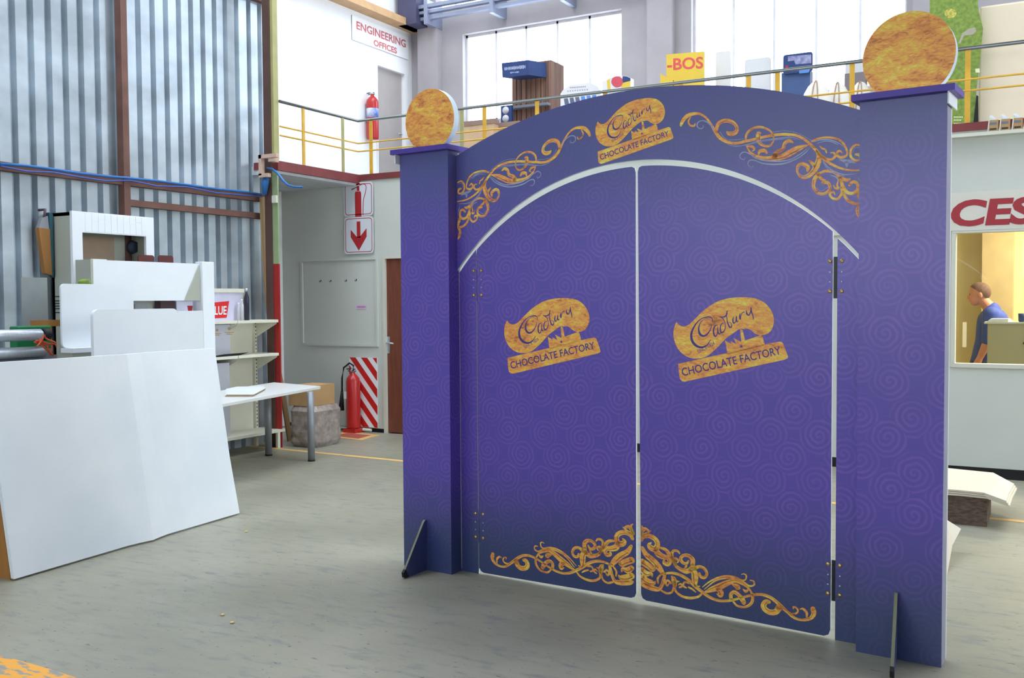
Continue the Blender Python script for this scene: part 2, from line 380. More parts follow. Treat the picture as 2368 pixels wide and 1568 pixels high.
# ---------------------------------------------------------------- the gate
def gate_mat():
    m = bpy.data.materials.new('gate_print'); m.use_nodes = True; nt = m.node_tree; b = nt.nodes['Principled BSDF']; L = nt.links.new
    def N(t, **k):
        n = nt.nodes.new(t)
        for a, v in k.items(): setattr(n, a, v)
        return n
    def mth(op, a, b_=None, c=None):
        n = N('ShaderNodeMath', operation=op)
        for i, x in enumerate((a, b_, c)):
            if x is None: continue
            if isinstance(x, (int, float)): n.inputs[i].default_value = x
            else: L(x, n.inputs[i])
        return n.outputs[0]
    tc = N('ShaderNodeTexCoord'); sp = N('ShaderNodeSeparateXYZ'); L(tc.outputs['Object'], sp.inputs[0])
    u = mth('ADD', sp.outputs[0], sp.outputs[1]); z = sp.outputs[2]
    # staggered lattice: rotate by 45 degrees
    cb = N('ShaderNodeCombineXYZ'); s = 6.1*.7071
    L(mth('MULTIPLY', mth('ADD', u, z), s), cb.inputs[0]); L(mth('MULTIPLY', mth('SUBTRACT', z, u), s), cb.inputs[1])
    vo = N('ShaderNodeTexVoronoi', voronoi_dimensions='2D', feature='F1'); vo.inputs['Scale'].default_value = 1; vo.inputs['Randomness'].default_value = .3
    L(cb.outputs[0], vo.inputs['Vector'])
    df = N('ShaderNodeVectorMath', operation='SUBTRACT'); L(cb.outputs[0], df.inputs[0]); L(vo.outputs['Position'], df.inputs[1])
    s2 = N('ShaderNodeSeparateXYZ'); L(df.outputs[0], s2.inputs[0])
    nz = N('ShaderNodeTexNoise'); nz.inputs['Scale'].default_value = 3.2; L(cb.outputs[0], nz.inputs['Vector'])
    ang = mth('ARCTAN2', s2.outputs[1], s2.outputs[0])
    ph = mth('ADD', mth('MULTIPLY', vo.outputs['Distance'], 40), mth('ADD', ang, mth('MULTIPLY', nz.outputs[0], 5)))
    ring = mth('ADD', mth('MULTIPLY', mth('SINE', ph), .5), .5)
    ring = mth('POWER', ring, 2.2)
    fall = N('ShaderNodeMapRange'); L(vo.outputs['Distance'], fall.inputs[0]); fall.inputs[1].default_value = .62; fall.inputs[2].default_value = .5
    # the artwork: swirls fade out into navy at foot and head
    r1 = N('ShaderNodeMapRange', interpolation_type='SMOOTHSTEP'); L(z, r1.inputs[0]); r1.inputs[1].default_value = .1; r1.inputs[2].default_value = .75
    r2 = N('ShaderNodeMapRange', interpolation_type='SMOOTHSTEP'); L(z, r2.inputs[0]); r2.inputs[1].default_value = 2.45; r2.inputs[2].default_value = 1.75
    body = mth('MULTIPLY', r1.outputs[0], r2.outputs[0])
    def mix(f, a, c):
        x = N('ShaderNodeMix', data_type='RGBA')
        if isinstance(f, float): x.inputs['Factor'].default_value = f
        else: L(f, x.inputs['Factor'])
        for k, q in (('A', a), ('B', c)):
            if isinstance(q, tuple): x.inputs[k].default_value = q
            else: L(q, x.inputs[k])
        return x.outputs['Result']
    base = mix(r1.outputs[0], lin((42, 58, 104)), lin((82, 62, 168)))
    base = mix(r2.outputs[0], lin((72, 76, 138)), base)
    amt = mth('MULTIPLY', mth('MULTIPLY', ring, fall.outputs[0]), mth('MULTIPLY_ADD', body, .85, .15))
    n2 = N('ShaderNodeTexNoise'); n2.inputs['Scale'].default_value = 1.1; L(cb.outputs[0], n2.inputs['Vector'])
    amt = mth('MULTIPLY', amt, mth('MULTIPLY', n2.outputs[0], 1.05))
    colr = mix(amt, base, lin((124, 84, 182)))
    L(colr, b.inputs['Base Color']); b.inputs['Roughness'].default_value = .42; b.inputs['Specular IOR Level'].default_value = .5; b.inputs['Coat Weight'].default_value = .7; b.inputs['Coat Roughness'].default_value = .3
    return m
def foil_mat():
    m = bpy.data.materials.new('gold_foil_print'); m.use_nodes = True; nt = m.node_tree; b = nt.nodes['Principled BSDF']; L = nt.links.new
    tc = nt.nodes.new('ShaderNodeTexCoord'); mp = nt.nodes.new('ShaderNodeMapping'); mp.inputs['Scale'].default_value = (1, 1, 2.4); mp.inputs['Rotation'].default_value = (0, .5, 0)
    L(tc.outputs['Object'], mp.inputs[0])
    n1 = nt.nodes.new('ShaderNodeTexNoise'); n1.inputs['Scale'].default_value = 9; n1.inputs['Detail'].default_value = 3; n1.inputs['Distortion'].default_value = .8; L(mp.outputs[0], n1.inputs['Vector'])
    n2 = nt.nodes.new('ShaderNodeTexNoise'); n2.inputs['Scale'].default_value = 26; n2.inputs['Detail'].default_value = 6; n2.inputs['Distortion'].default_value = 1.6; L(mp.outputs[0], n2.inputs['Vector'])
    ad = nt.nodes.new('ShaderNodeMath'); ad.operation = 'MULTIPLY_ADD'; L(n1.outputs[0], ad.inputs[0]); ad.inputs[1].default_value = .5; 
    h = nt.nodes.new('ShaderNodeMath'); h.operation = 'MULTIPLY'; L(n2.outputs[0], h.inputs[0]); h.inputs[1].default_value = .5; L(h.outputs[0], ad.inputs[2])
    cr = nt.nodes.new('ShaderNodeValToRGB'); L(ad.outputs[0], cr.inputs[0]); e = cr.color_ramp.elements
    e[0].position = .33; e[0].color = lin((176, 110, 56)); e[1].position = .66; e[1].color = lin((250, 232, 110))
    for p_, c_ in ((.42, (234, 148, 80)), (.50, (248, 174, 86)), (.57, (250, 198, 84))):
        x = e.new(p_); x.color = lin(c_)
    L(cr.outputs[0], b.inputs['Base Color']); b.inputs['Roughness'].default_value = .4; b.inputs['Specular IOR Level'].default_value = .4
    bn = nt.nodes.new('ShaderNodeBump'); bn.inputs['Strength'].default_value = .15; bn.inputs['Distance'].default_value = .004; L(n2.outputs[0], bn.inputs['Height']); L(bn.outputs[0], b.inputs['Normal'])
    return m
GP = gate_mat(); FO = foil_mat()
SILV = mat('silver_print', (172, 178, 214), .4, var=.3, scale=20); PRP = mat('purple_line', (72, 56, 140), .4, var=.05); GOLDL = mat('dark_gold_line', (110, 70, 40), .5)
EDGE = mat('foam_board_edge', (232, 234, 236), .6, var=.04); EDGEK = mat('trim_black_olive', (58, 62, 56), .4, .2)
HING = mat('hinge_dark', (40, 44, 50), .35, .4); SCREW = mat('brass_screw', (216, 178, 104), .3, .8)
gate = thing('themed_gate', 'purple swirl patterned factory gate with arch, two pillars and double doors', 'gate', (float(GO[0]), float(GO[1]), 0), None, GA)
DF = -.006                       # front face of the doors
def arc_z(x, c, r): return c+math.sqrt(max(r*r-x*x, 0))
# pillars
for s in (-1, 1):
    mb = MB(); a, b = 1.138*s, 1.494*s
    mb.box(a, b, -.107, -.095, 0, 2.436, GP); mb.box(a, a+.012*s, -.095, 0, 0, 2.436, GP); mb.box(b-.012*s, b, -.095, -.013, .001, 2.435, mat('pillar_back_grey', (150, 150, 166), .6))
    mb.box(a, b, -.012, -.0, .01, 2.43, EDGE)
    p = mb.build('pillar', gate)
    mb = MB(); mb.box(1.112*s, 1.53*s, -.152, .07, 2.4365, 2.464, mat('cap_purple', (84, 64, 160), .4, var=.1, scale=12))
    mb.add([(1.112*s, -.151, 2.4645), (1.53*s, -.151, 2.4645), (1.53*s, .07, 2.4645), (1.112*s, .07, 2.4645)], [(0, 1, 2, 3)], EDGE if s > 0 else MATS['cap_purple'])
    mb.box(1.50*s, 1.506*s, -.14, .05, 2.385, 2.437, EDGE)
    mb.build('pillar_cap', p)
    cx, cz, r = (-1.283, 2.622, .179) if s < 0 else (1.333, 2.612, .189)
    h = cz-2.465; a0 = -math.pi/2+math.acos(min(1, h/r))
    P = [(cx+r*math.cos(t), -.09, cz+r*math.sin(t)) for t in np.linspace(a0, math.pi*2-math.pi-a0, 60)]
    MB().ext(P, (0, .045, 0), FO, side=mat('disc_edge', (212, 226, 240), .3, var=.05)).build('finial_disc', p)
    # prop foot: a triangular board at right angles to the pillar
    fx, fy = (-1.326, -.305) if s < 0 else (1.309, -.34)
    prof = [(-.108, 0), (fy+.006, 0), (fy-.012, .008), (fy-.015, .03), (-.135, .285), (-.122, .297), (-.108, .297)]
    kx = -.02 if s < 0 else -.16
    mb = MB().ext([(fx-.007+(y+.108)*kx, y, z) for y, z in prof], (.014, 0, 0), GP, side=mat('prop_edge', (128, 130, 104), .5, .2), back=GP)
    q = mb.build('prop_foot', gate)
    MB().ext([(fx-.0085+(y+.108)*kx, y, z) for y, z in [(fy+.03, .001), (fy+.006, -.0), (fy-.014, .006), (fy-.019, .034), (fy-.002, .05)]], (.017, 0, 0), BLACK).build('foot_cap', q)
# arch panel
C1, R1, C2, R2, C3, R3 = -.2, 2.847, .812, 1.478, .754, 1.508
XA = 1.137; xs = list(np.linspace(-XA, XA, 61))
P = [(x, -.03, arc_z(x, C1, R1)) for x in xs]+[(x, -.03, arc_z(x, C2, R2)) for x in reversed(xs)]
arch = MB().ext(P, (0, .018, 0), GP, side=EDGE).build('arch_panel', gate)
# side panels and doors
def corner(P, i, r, n=5): return P
DOORS = []
for s in (-1, 1):
    a, b = 1.018, 1.1375
    P = [(a*s, DF, 0), (b*s, DF, 0)]+[(x*s, DF, arc_z(x, C2, R2)-(.012 if s < 0 else .03)) for x in np.linspace(b, a, 8)]
    MB().ext(P, (0, .012, 0), GP, side=EDGE).build('side_panel', gate)
    x0, x1 = (.004, 1.0125) if s < 0 else (.024, .996)
    xx = np.linspace(x1, x0+.022, 26); r = .03; zb = .022
    top = [(x, arc_z(x, C3, R3)) for x in xx]; xt = x0 if s < 0 else .008; zt = arc_z(x0, C3, R3); top[-1] = (xt+.022, top[-1][1])
    P2 = [(x0, zb+r), (x0+.009, zb+.009), (x0+r, zb), (x1-r, zb-.012), (x1-.009, zb-.003), (x1, zb+r-.01)]+top+[(xt+.006, zt-.008), (xt, zt-.03)]
    dr = MB().ext([(x*s, DF, z) for x, z in P2], (0, .012, 0), GP, side=EDGE).build('gate_door', gate)
    DOORS.append(dr)
    if s < 0: MB().box(-1.024, -1.006, -.0, .006, .03, 1.85, HING).build('gap_strip', gate)  # dark strip added behind the left door gap
    for z0 in (1.60, .2):
        mb = MB(); hz = .17
        mb.box((1.0 if s > 0 else 1.004)*s, (1.0215 if s > 0 else 1.0185)*s, -.003, .004, z0-.02, z0+hz, HING)
        hg = mb.build('hinge', gate)
        for dx in (-.024, .03):
            for dzz, big in ((.012, 1), (.055, 0), (.1, 0), (.15, 1)):
                cxx = (1.008+dx)*s; cz = z0+dzz
                if big: MB().lathe((cxx, DF-.0055, cz), [(.001, 0), (.0065, .001), (.009, .003), (.009, .0056)], SCREW, 12, 'y').build('screw', hg)
                else: MB().lathe((cxx, DF-.0012, cz), [(.001, 0), (.0042, .0004), (.0042, .0014)], STEEL, 8, 'y').build('screw', hg)
# ---- artwork traced on the panel planes
def mapper(ox, oy, sc, y, mirror=False):
    def f(a, b):
        X, Z = gat(ox+a/sc, oy+b/sc, y); return (-X if mirror else X, y, Z)
    return f
def clipx(mb, lim):
    mb.v = [(max(-lim, min(lim, x)), y, z) for x, y, z in mb.v]; return mb
ARCH_G = [
 [(800,320,18),(815,285,26),(850,245,28),(895,227,24),(950,225,18),(1005,255,15),(1050,315,18),(1085,375,24),(1125,425,26),(1190,460,22),(1260,467,20),(1330,452,20),(1400,437,20),(1480,417,20),(1560,402,20),(1650,394,20),(1740,402,20),(1810,430,20),(1870,480,22),(1920,530,24),(1970,590,22),(2040,640,20),(2120,675,16),(2200,690,14),(2289,690,12)],
 [(880,250,8),(862,290,12),(878,320,14),(910,325,14),(917,305,8)],
 [(1090,370,22),(1108,310,28),(1160,283,30),(1215,290,28),(1255,322,24),(1262,362,28),(1235,388,32),(1195,388,30),(1180,375,12)],
 [(1335,440,12),(1340,400,18),(1370,360,18),(1430,335,18),(1490,342,16),(1540,370,14),(1562,410,12),(1562,450,12),(1535,487,16),(1490,490,18),(1450,465,26),(1438,425,34),(1440,385,28),(1460,385,8)],
 [(1340,490,8),(1370,540,16),(1420,577,24),(1490,592,32),(1560,592,38),(1640,577,44),(1700,547,48),(1760,515,44),(1810,495,26),(1860,480,6)],
 [(1352,492,12),(1390,497,20),(1405,520,16),(1385,535,5)],[(1440,565,10),(1450,535,24),(1490,528,28),(1508,548,14)],
 [(1570,575,44),(1595,540,30),(1640,515,26),(1655,470,24),(1690,448,26),(1722,460,14)],
 [(1880,452,16),(1940,427,15),(2010,420,15),(2080,430,17),(2130,460,17),(2162,510,16),(2170,560,15),(2140,582,20),(2102,580,20),(2085,555,18),(2105,530,16),(2130,547,8)],
 [(1930,545,12),(1990,592,18),(2040,602,18),(2072,575,18),(2060,547,14),(2035,547,10)],[(1945,490,8),(1965,510,14),(1990,520,12),(2000,545,12)],
 [(2289,488,12),(2240,482,16),(2202,522,18),(2202,580,18),(2240,610,18),(2280,600,16),(2272,565,24),(2240,560,16)],
 [(1920,530,18),(1938,590,38),(1920,650,46),(1890,702,38),(1840,742,32),(1790,742,24),(1760,700,18),(1765,655,20),(1800,637,26),(1845,662,32),(1845,695,18)],
 [(1860,612,14),(1890,640,26),(1900,660,20)],
 [(1930,722,14),(1990,697,20),(2060,707,22),(2110,752,24),(2135,822,26),(2170,872,26),(2220,880,24),(2256,850,24),(2255,802,24),(2220,785,22),(2190,812,20)],
 [(1930,722,28),(1900,770,30),(1895,830,24),(1930,877,22),(1985,882,22),(2027,845,22),(2015,797,24),(1970,790,20)],
 [(1930,730,18),(1960,762,22),(1992,772,8)],
 [(2120,830,16),(2125,882,18),(2090,927,18),(2045,917,18),(2028,882,18),(2058,868,16),(2070,892,8)],
 [(2110,745,12),(2088,810,14),(2097,840,18),(2070,838,14),(2058,815,8)],
 [(2140,880,20),(2170,932,22),(2220,962,22),(2287,967,18)],
 [(2262,880,34),(2282,950,24),(2257,1010,28),(2267,1060,30),(2285,1090,12)],[(2120,750,16),(2160,772,28),(2192,765,16)]]
ARCH_S = [
 [(1080,372,4),(1048,322,10),(1010,290,11),(970,282,9),(938,300,9),(935,330,9),(960,348,9),(985,338,7),(980,318,3)],
 [(1180,476,2),(1260,493,7),(1350,476,7),(1450,447,7),(1600,428,9),(1700,417,7),(1790,440,2)],[(1210,488,2),(1330,485,4),(1460,455,4),(1600,438,5),(1690,430,4),(1750,440,2)],
 [(1872,492,2),(1830,542,9),(1760,592,11),(1660,632,14),(1560,642,14),(1470,632,12),(1410,610,9),(1365,610,9),(1352,640,8),(1380,666,6),(1402,655,4)],
 [(1862,492,2),(1790,552,9),(1700,602,11),(1600,617,11),(1500,612,11),(1420,592,9),(1370,557,9),(1320,540,9),(1288,562,8),(1290,590,7),(1320,603,6),(1330,583,3)],
 [(1895,457,3),(1960,440,9),(2030,441,11),(2100,466,9),(2150,502,3)],[(1920,470,3),(1980,452,6),(2040,456,7),(2095,480,5)],
 [(1960,592,3),(2010,662,11),(2080,707,11),(2160,727,9),(2270,717,5)],[(1965,615,3),(2010,680,6),(2080,725,6),(2150,738,4)],
 [(2100,600,3),(2135,610,22),(2165,618,32),(2200,618,28),(2245,632,3)],[(2165,615,30),(2168,645,26),(2168,668,6)],[(2258,738,3),(2268,770,8),(2283,800,6)],[(2030,730,4),(2075,745,10),(2098,775,8),(2095,800,3)]]
ARCH_D = [[(1565,376),(1640,366),(1720,374),(1800,402),(1885,450)],[(1125,378),(1150,415),(1200,440),(1330,433)],[(1782,655),(1768,700),(1800,740),(1845,752)],[(1912,832),(1955,862),(2008,830)],[(2280,505),(2235,505),(2215,545)]]
BOT = [
 [(1840,1000,44),(1850,1045,46),(1825,1090,36),(1760,1112,26),(1700,1108,22),(1640,1083,24),(1580,1030,26),(1520,975,32),(1460,920,30),(1400,880,28),(1320,855,26),(1230,860,24),(1140,880,22),(1050,905,22),(960,920,24),(880,915,24),(800,885,26),(720,830,28),(650,775,28),(580,710,28),(500,660,26),(420,637,24),(345,640,20)],
 [(1560,1012,8),(1620,1047,16),(1668,1047,18),(1690,1020,16),(1670,987,16),(1640,980,14),(1645,1000,8)],[(1712,1002,10),(1742,1000,20),(1778,1040,24),(1778,1085,14)],
 [(1500,985,64),(1465,1030,56),(1410,1035,50),(1360,1008,48),(1340,965,52),(1365,930,50),(1398,932,30)],
 [(1030,922,16),(1070,966,18),(1130,982,20),(1190,966,26),(1225,926,28),(1230,872,26),(1215,830,18),(1180,782,20),(1120,740,30),(1050,717,34),(980,735,52),(900,772,62),(820,802,52),(760,826,24),(725,836,8)],
 [(1012,902,30),(1010,852,34),(1045,830,34),(1090,860,34),(1125,905,44),(1142,938,40)],
 [(868,800,30),(905,830,50),(905,865,42),(870,850,12)],[(1025,750,16),(1070,772,44),(1092,792,28),(1062,800,10)],[(1192,800,12),(1162,822,28),(1132,800,10)],
 [(720,780,6),(790,727,14),(870,687,16),(960,668,18),(1050,680,18),(1120,710,14),(1158,702,14),(1165,662,14),(1140,645,10),(1115,652,5)],
 [(740,802,6),(850,717,14),(960,690,14),(1060,695,16),(1140,730,14),(1198,768,16),(1245,757,16),(1240,720,14),(1205,710,10)],
 [(600,590,36),(640,640,60),(645,700,60),(650,770,26)],[(640,590,40),(690,572,28),(740,592,26),(766,642,26),(745,682,28),(705,675,26),(690,640,20)],
 [(600,602,46),(560,620,46),(500,600,34),(450,562,28),(430,510,26),(450,490,24),(478,515,18),(465,532,10)],
 [(620,562,44),(622,502,40),(580,462,34),(530,460,32),(500,490,30),(520,530,28),(558,542,26),(580,515,18)],[(560,560,18),(545,590,20)],
 [(490,440,12),(470,415,20),(430,410,24),(412,440,26),(420,490,28),(440,540,30)],
 [(100,300,34),(122,267,40),(180,260,42),(238,290,42),(265,340,46),(245,392,56),(200,382,50),(178,350,34),(200,330,14)],
 [(250,390,44),(270,440,56),(320,470,50),(368,482,40),(390,520,40),(370,550,38),(330,530,30),(337,500,14)],[(290,380,20),(342,397,28),(382,440,34),(420,500,34),(450,560,24)],
 [(90,245,30),(130,190,34),(190,215,10)],[(95,250,24),(112,175,18),(90,150,6)],[(100,262,24),(160,232,22),(200,210,6)],
 [(340,650,26),(330,700,34),(310,760,32),(280,800,38),(230,795,46),(180,780,46),(130,760,42),(98,740,26)],[(302,650,16),(268,690,20),(272,740,14)],
 [(110,380,28),(150,450,46),(220,512,54),(280,580,54),(320,642,34)],[(105,600,44),(150,642,54),(200,642,30),(212,672,16)],[(105,680,54),(160,722,62),(222,740,44),(242,724,16)],
 [(105,520,56),(170,562,56),(220,600,46),(242,572,12)],[(440,760,24),(450,820,20),(510,870,22),(590,890,24),(670,880,22),(712,850,20)],
 [(442,765,36),(430,702,46),(410,670,16)],[(430,725,36),(482,722,12)],[(430,780,18),(410,830,20),(360,842,20),(308,816,18)],
 [(402,742,16),(370,712,20),(345,735,20),(365,765,18),(382,745,10)],[(490,782,20),(516,770,18),(500,745,16),(478,757,10)],[(592,742,16),(542,730,18),(525,765,18),(556,787,14)],
 [(580,780,16),(620,802,16),(652,830,10)],[(655,772,12),(692,770,12)]]
def scroll(name, parent, G, Sv, D, fy, mirror, lim=None, ox=0, oy=0, sc=1, step=9):
    f1 = mapper(ox, oy, sc, fy, mirror); f2 = mapper(ox, oy, sc, fy-.0004, mirror); mb = MB()
    for P in G:
        ribbon(mb, P, FO, f1, step, 1.12)
        wm = max(p[2] for p in P)
        if wm >= 30: ribbon(mb, [(x, y, w) for x, y, w in P[1:-1]] if len(P) > 4 else P, PRP if D else GOLDL, f2, step, .1, .2, False)
    for P in Sv: ribbon(mb, P, SILV, f2, step, 1, 0, False)
    for P in D:
        S = spline([(x, y, 5) for x, y in P], 11)
        for i in range(0, len(S)):
            p = S[i]; mb.add([f2(p[0]+4*math.cos(t*1.05), p[1]+5*math.sin(t*1.05)) for t in range(6)], [list(range(6))], SILV)
    if lim: clipx(mb, lim)
    return mb.build(name, parent)
for mir in (True, False):
    scroll('scrollwork', arch, ARCH_G, ARCH_S, ARCH_D, -.0312, mir, 1.1365, 1350, 200, 3.5636)
for mir, dr in ((True, DOORS[0]), (False, DOORS[1])):
    f = 'scrollwork'
    mb = scroll(f, dr, BOT, [], [], DF-.0012, mir, None, 1460, 1180, 4.3852)
    lim = .0245 if not mir else -.0045
    for v in mb.data.vertices:
        if not mir and v.co.x < lim: v.co.x = lim
        if mir and v.co.x > lim: v.co.x = lim
# company logo
SW = [(225,550),(255,590),(300,615),(345,620),(400,600),(450,560),(540,470),(640,375),(760,290),(880,230),(1040,190),(1200,178),(1350,185),(1470,215),(1570,275),(1650,370),(1690,470),(1697,560),(1675,640),(1640,700),(1580,740),(1510,755),(1450,745),(1400,720),(1340,672),(1290,655),(1235,662),(1185,655),(1100,710),(1000,780),(950,825),(880,900),(800,980),(700,1060),(600,1100),(480,1105),(370,1070),(280,1000),(220,910),(185,800),(180,700),(195,620)]
FAC = [(955,830),(1045,880),(1047,843),(1130,888),(1088,795),(1205,855),(1185,655),(1225,675),(1262,832),(1460,765),(1500,745),(1530,790),(1560,900),(1000,1050),(985,990),(972,900)]
BAN = [(250,1185),(1000,1018),(1560,892),(1790,848),(1830,868),(1875,980),(1910,1075),(1905,1100),(1860,1122),(350,1455),(310,1448),(275,1410),(262,1330)]
SCR = [
 [(765,545,8),(762,500,14),(730,478,20),(680,480,20),(610,500,14),(540,555,20),(480,645,28),(448,740,38),(462,840,44),(520,910,44),(590,935,36),(650,925,28),(700,885,18),(740,820,8)],
 [(740,525,5),(690,500,6),(630,520,8),(580,580,14),(560,650,26),(575,730,38),(630,765,34),(690,735,24),(740,660,14),(758,590,8)],
 [(845,600,10),(805,615,18),(785,670,24),(790,740,26),(815,772,20),(842,720,14),(850,620,12),(848,690,18),(868,735,20),(893,715,10)],
 [(935,570,10),(900,590,16),(885,650,22),(900,710,24),(935,700,20),(962,640,14),(955,560,10),(925,500,16),(870,470,12)],
 [(872,472,6),(930,478,18),(975,455,26),(990,385,14)],[(985,470,12),(990,540,16),(1020,620,26),(1050,635,22),(1060,590,12),(1030,555,8),(1000,570,6)],
 [(1088,475,10),(1076,530,24),(1090,572,22),(1118,545,12),(1130,462,12),(1128,520,24),(1142,552,18),(1160,530,8)],
 [(1185,425,10),(1180,480,26),(1190,515,14),(1200,455,12),(1222,410,14),(1248,404,16)],
 [(1280,380,12),(1288,430,26),(1320,450,22),(1345,390,16),(1350,330,10),(1358,400,22),(1380,460,18),(1385,515,12)]]
def logo(parent, corners_ref, fy):
    """corners_ref maps the traced logo frame onto the panel plane"""
    f1 = corners_ref(fy); f2 = corners_ref(fy-.0006); mb = MB()
    for P in (SW, BAN, FAC):
        S = [(float(q[0]), float(q[1])) for q in spline([(x, y, 1) for x, y in P+[P[0]]], 25)[:-1]] if P is SW else P
        mb.add([f1(*p) for p in S], [list(range(len(S)))], FO)
        Q = [(x, y, 5) for x, y in P+[P[0]]]
    mb.build('logo_badge', parent)
    mb = MB()
    for P in SCR: ribbon(mb, P, PRP, f2, 12, .85, 0, True)
    mb.build('script_lettering', parent); mb = MB()
    a = math.atan2(-(1040-1365), 1490); ca, sa = math.cos(a), math.sin(a)
    def line(x0, y0, a_, s=1.):
        c_, s_ = math.cos(a_), math.sin(a_); return lambda u, v: f2(x0+(u*c_-v*s_)*s, y0-(u*s_+v*c_)*s)
    text(mb, 'CHOCOLATE FACTORY', PRP, line(318, 1372, .222), size=172, fit=1530, bold=1.6)
    mb.build('banner_lettering', parent); mb = MB()
    text(mb, 'SINCE 1824', PRP, line(560, 1033, .52), size=78, fit=285)
    mb.build('date_lettering', parent); mb = MB()
    st = [(1203+r*math.cos(t), 920+r*math.sin(t)) for t, r in [(k*math.pi/5-.3, 32 if k % 2 == 0 else 12) for k in range(10)]]
    mb.add([f2(*p) for p in st], [list(range(10))], PRP)
    mb.build('star_print', parent)
def ref_direct(y): return mapper(1530, 660, 6.533, y)
def affine_from(src, dst):
    """least squares affine map between two traced frames"""
    A = np.array([[x, y, 1] for x, y in src]); X, *_ = np.linalg.lstsq(A, np.array(dst), rcond=None); return X
# the same badge on each board: three anchor points give its place and slant
anchor = [(225, 550), (1910, 1075), (350, 1455), (1200, 178)]
def plane_pts(pts, ox, oy, sc, y): return [gat(ox+a/sc, oy+b/sc, y) for a, b in pts]
def ref_copy(dst_pts):
    def make(y):
        base = plane_pts(anchor, 1530, 660, 6.533, DF); X = affine_from(base, dst_pts)
        def f(a, b):
            p = gat(1530+a/6.533, 660+b/6.533, DF); q = np.array([p[0], p[1], 1])@X
            return (float(q[0]), y, float(q[1]))
        return f
    return make
logo(DOORS[1], ref_direct, DF-.0012)
logo(DOORS[0], ref_copy(plane_pts([(225, 572), (1770, 1075), (335, 1460), (1150, 212)], 1140, 660, 7.129, DF)), DF-.0012)
logo(arch, ref_copy(plane_pts([(265, 530), (1795, 845), (380, 1385), (1220, 65)], 1350, 220, 8.713, -.03)), -.0312)

# ---------------------------------------------------------------- things on the hall floor, left
def single(mb, name, label, cat, group=None, **k): return mb.build(name, None, None, label, cat, group, **k)
def V3(*a): return Vector(a)
# big leaning board with a crease
B0, B1 = 3.43, 5.32; CRY = 4.44; BX, TX, BH = -5.28, -5.5, 1.225
WB = mat('worn_white_board', (244, 247, 250), .5, rgb2=(230, 236, 242), scale=1.2)
t = thing('display_board', 'large creased white board leaning on its long edge in front of the display units', 'board', (BX, 4.4, 0))
def bp(y, k, o=0.):
    bow = .035*math.exp(-((y-CRY)/.09)**2)+.012*math.sin(y*5)*k
    return (-5.17-.0688*(y-3.43)-.215*k+bow+o, y+(-.02 if k else 0)*(1 if y > 5 else 0), BH*k+.012)
for a, b in ((B0, CRY), (CRY, B1)):
    ys = list(np.linspace(a, b, 12)); mb = MB(); ks = [0, .33, .66, 1]
    vs = [bp(y, k) for k in ks for y in ys]+[bp(y, k, -.03) for k in ks for y in ys]; n = len(ys); q = n*len(ks); fs = []
    for j in range(len(ks)-1):
        for i in range(n-1):
            fs.append((j*n+i, j*n+i+1, (j+1)*n+i+1, (j+1)*n+i)); fs.append((q+j*n+i, q+(j+1)*n+i, q+(j+1)*n+i+1, q+j*n+i+1))
    for i in range(n-1):
        fs.append((i, q+i, q+i+1, i+1)); e = (len(ks)-1)*n; fs.append((e+i, e+i+1, q+e+i+1, q+e+i))
    for j in range(len(ks)-1):
        for e in (0, n-1): fs.append((j*n+e, (j+1)*n+e, q+(j+1)*n+e, q+j*n+e))
    mb.add(vs, fs, WB); mb.build('board_panel', t)
mb = MB().ext([(-5.21, B0+.004, .0), (-5.36, B0+.004, .0), (-5.56, B0+.004, 1.1), (-5.405, B0+.004, 1.1)], (0, .03, 0), WOODO); mb.build('board_batten', t)
mb = MB()
# poster and crate glimpsed at the left edge behind the board
single(MB().box(-6.0, -5.62, 2.9, 3.42, 0, .2, mat('crate_wood', (150, 128, 70), .7, var=.2)).box(-5.98, -5.64, 2.9, 3.40, .2, .22, BLACK), 'wooden_crate', 'low wooden crate at the left edge of the photo behind the creased white board', 'crate')
t = thing('paper_stack', 'white printed papers on the low wooden crate', 'papers', (-5.75, 3.1, .22))
MB().box(-5.92, -5.65, 2.95, 3.395, .221, .60, mat('printed_paper', (214, 222, 242), .5)).build('sheets', t)
MB().lathe((-5.65, 3.28, .36), [(.001, .002), (.075, .002), (.075, .001)], mat('print_grey', (170, 172, 186), .5), 20, 'x').build('printed_disc', t)

SIDE = mat('unit_side_greige', (178, 180, 166), .55, var=.05); FRONT = mat('unit_white', (238, 242, 246), .4, var=.02); TAN = mat('unit_inside_tan', (176, 152, 128), .6)
# A: tall cabinet, open niche, plank pattern header, louvres
def zof(px, py, x): return at(px, py, x=x).z
t = thing('display_cabinet', 'tall greige and white cabinet with a plank-patterned header and open niche', 'cabinet', (-7.55, 6.0, 0))
ax, ax0 = -7.42, -7.70; y0, y1 = at(166, 487, x=ax).y, at(355, 502, x=ax).y; zt = at(166, 487, x=ax).z
zn = at(185, 537, x=ax).z
mb = MB(); mb.box(ax0, ax-.03, y0, y0+.03, 0, zt-.01, SIDE); mb.box(ax0, ax-.03, y1-.03, y1, 0, zt-.01, SIDE); mb.box(ax0, ax0+.03, y0, y1, 0, zt-.01, SIDE); mb.box(ax0, ax-.03, y0, y1, zt-.04, zt-.01, SIDE); mb.box(ax0, ax-.03, y0, y1, 1.38, 1.41, SIDE)
mb.build('carcass', t)
mb = MB(); mb.box(ax-.03, ax, y0, y0+.10, 1.75, zt, FRONT).box(ax-.03, ax, y1-.09, y1, 1.4, zt, FRONT).box(ax-.03, ax, y0+.10, y1-.09, zn, zt, FRONT)
mb.build('front_frame', t)
mb = MB()
yy = y0+.13
k = 0
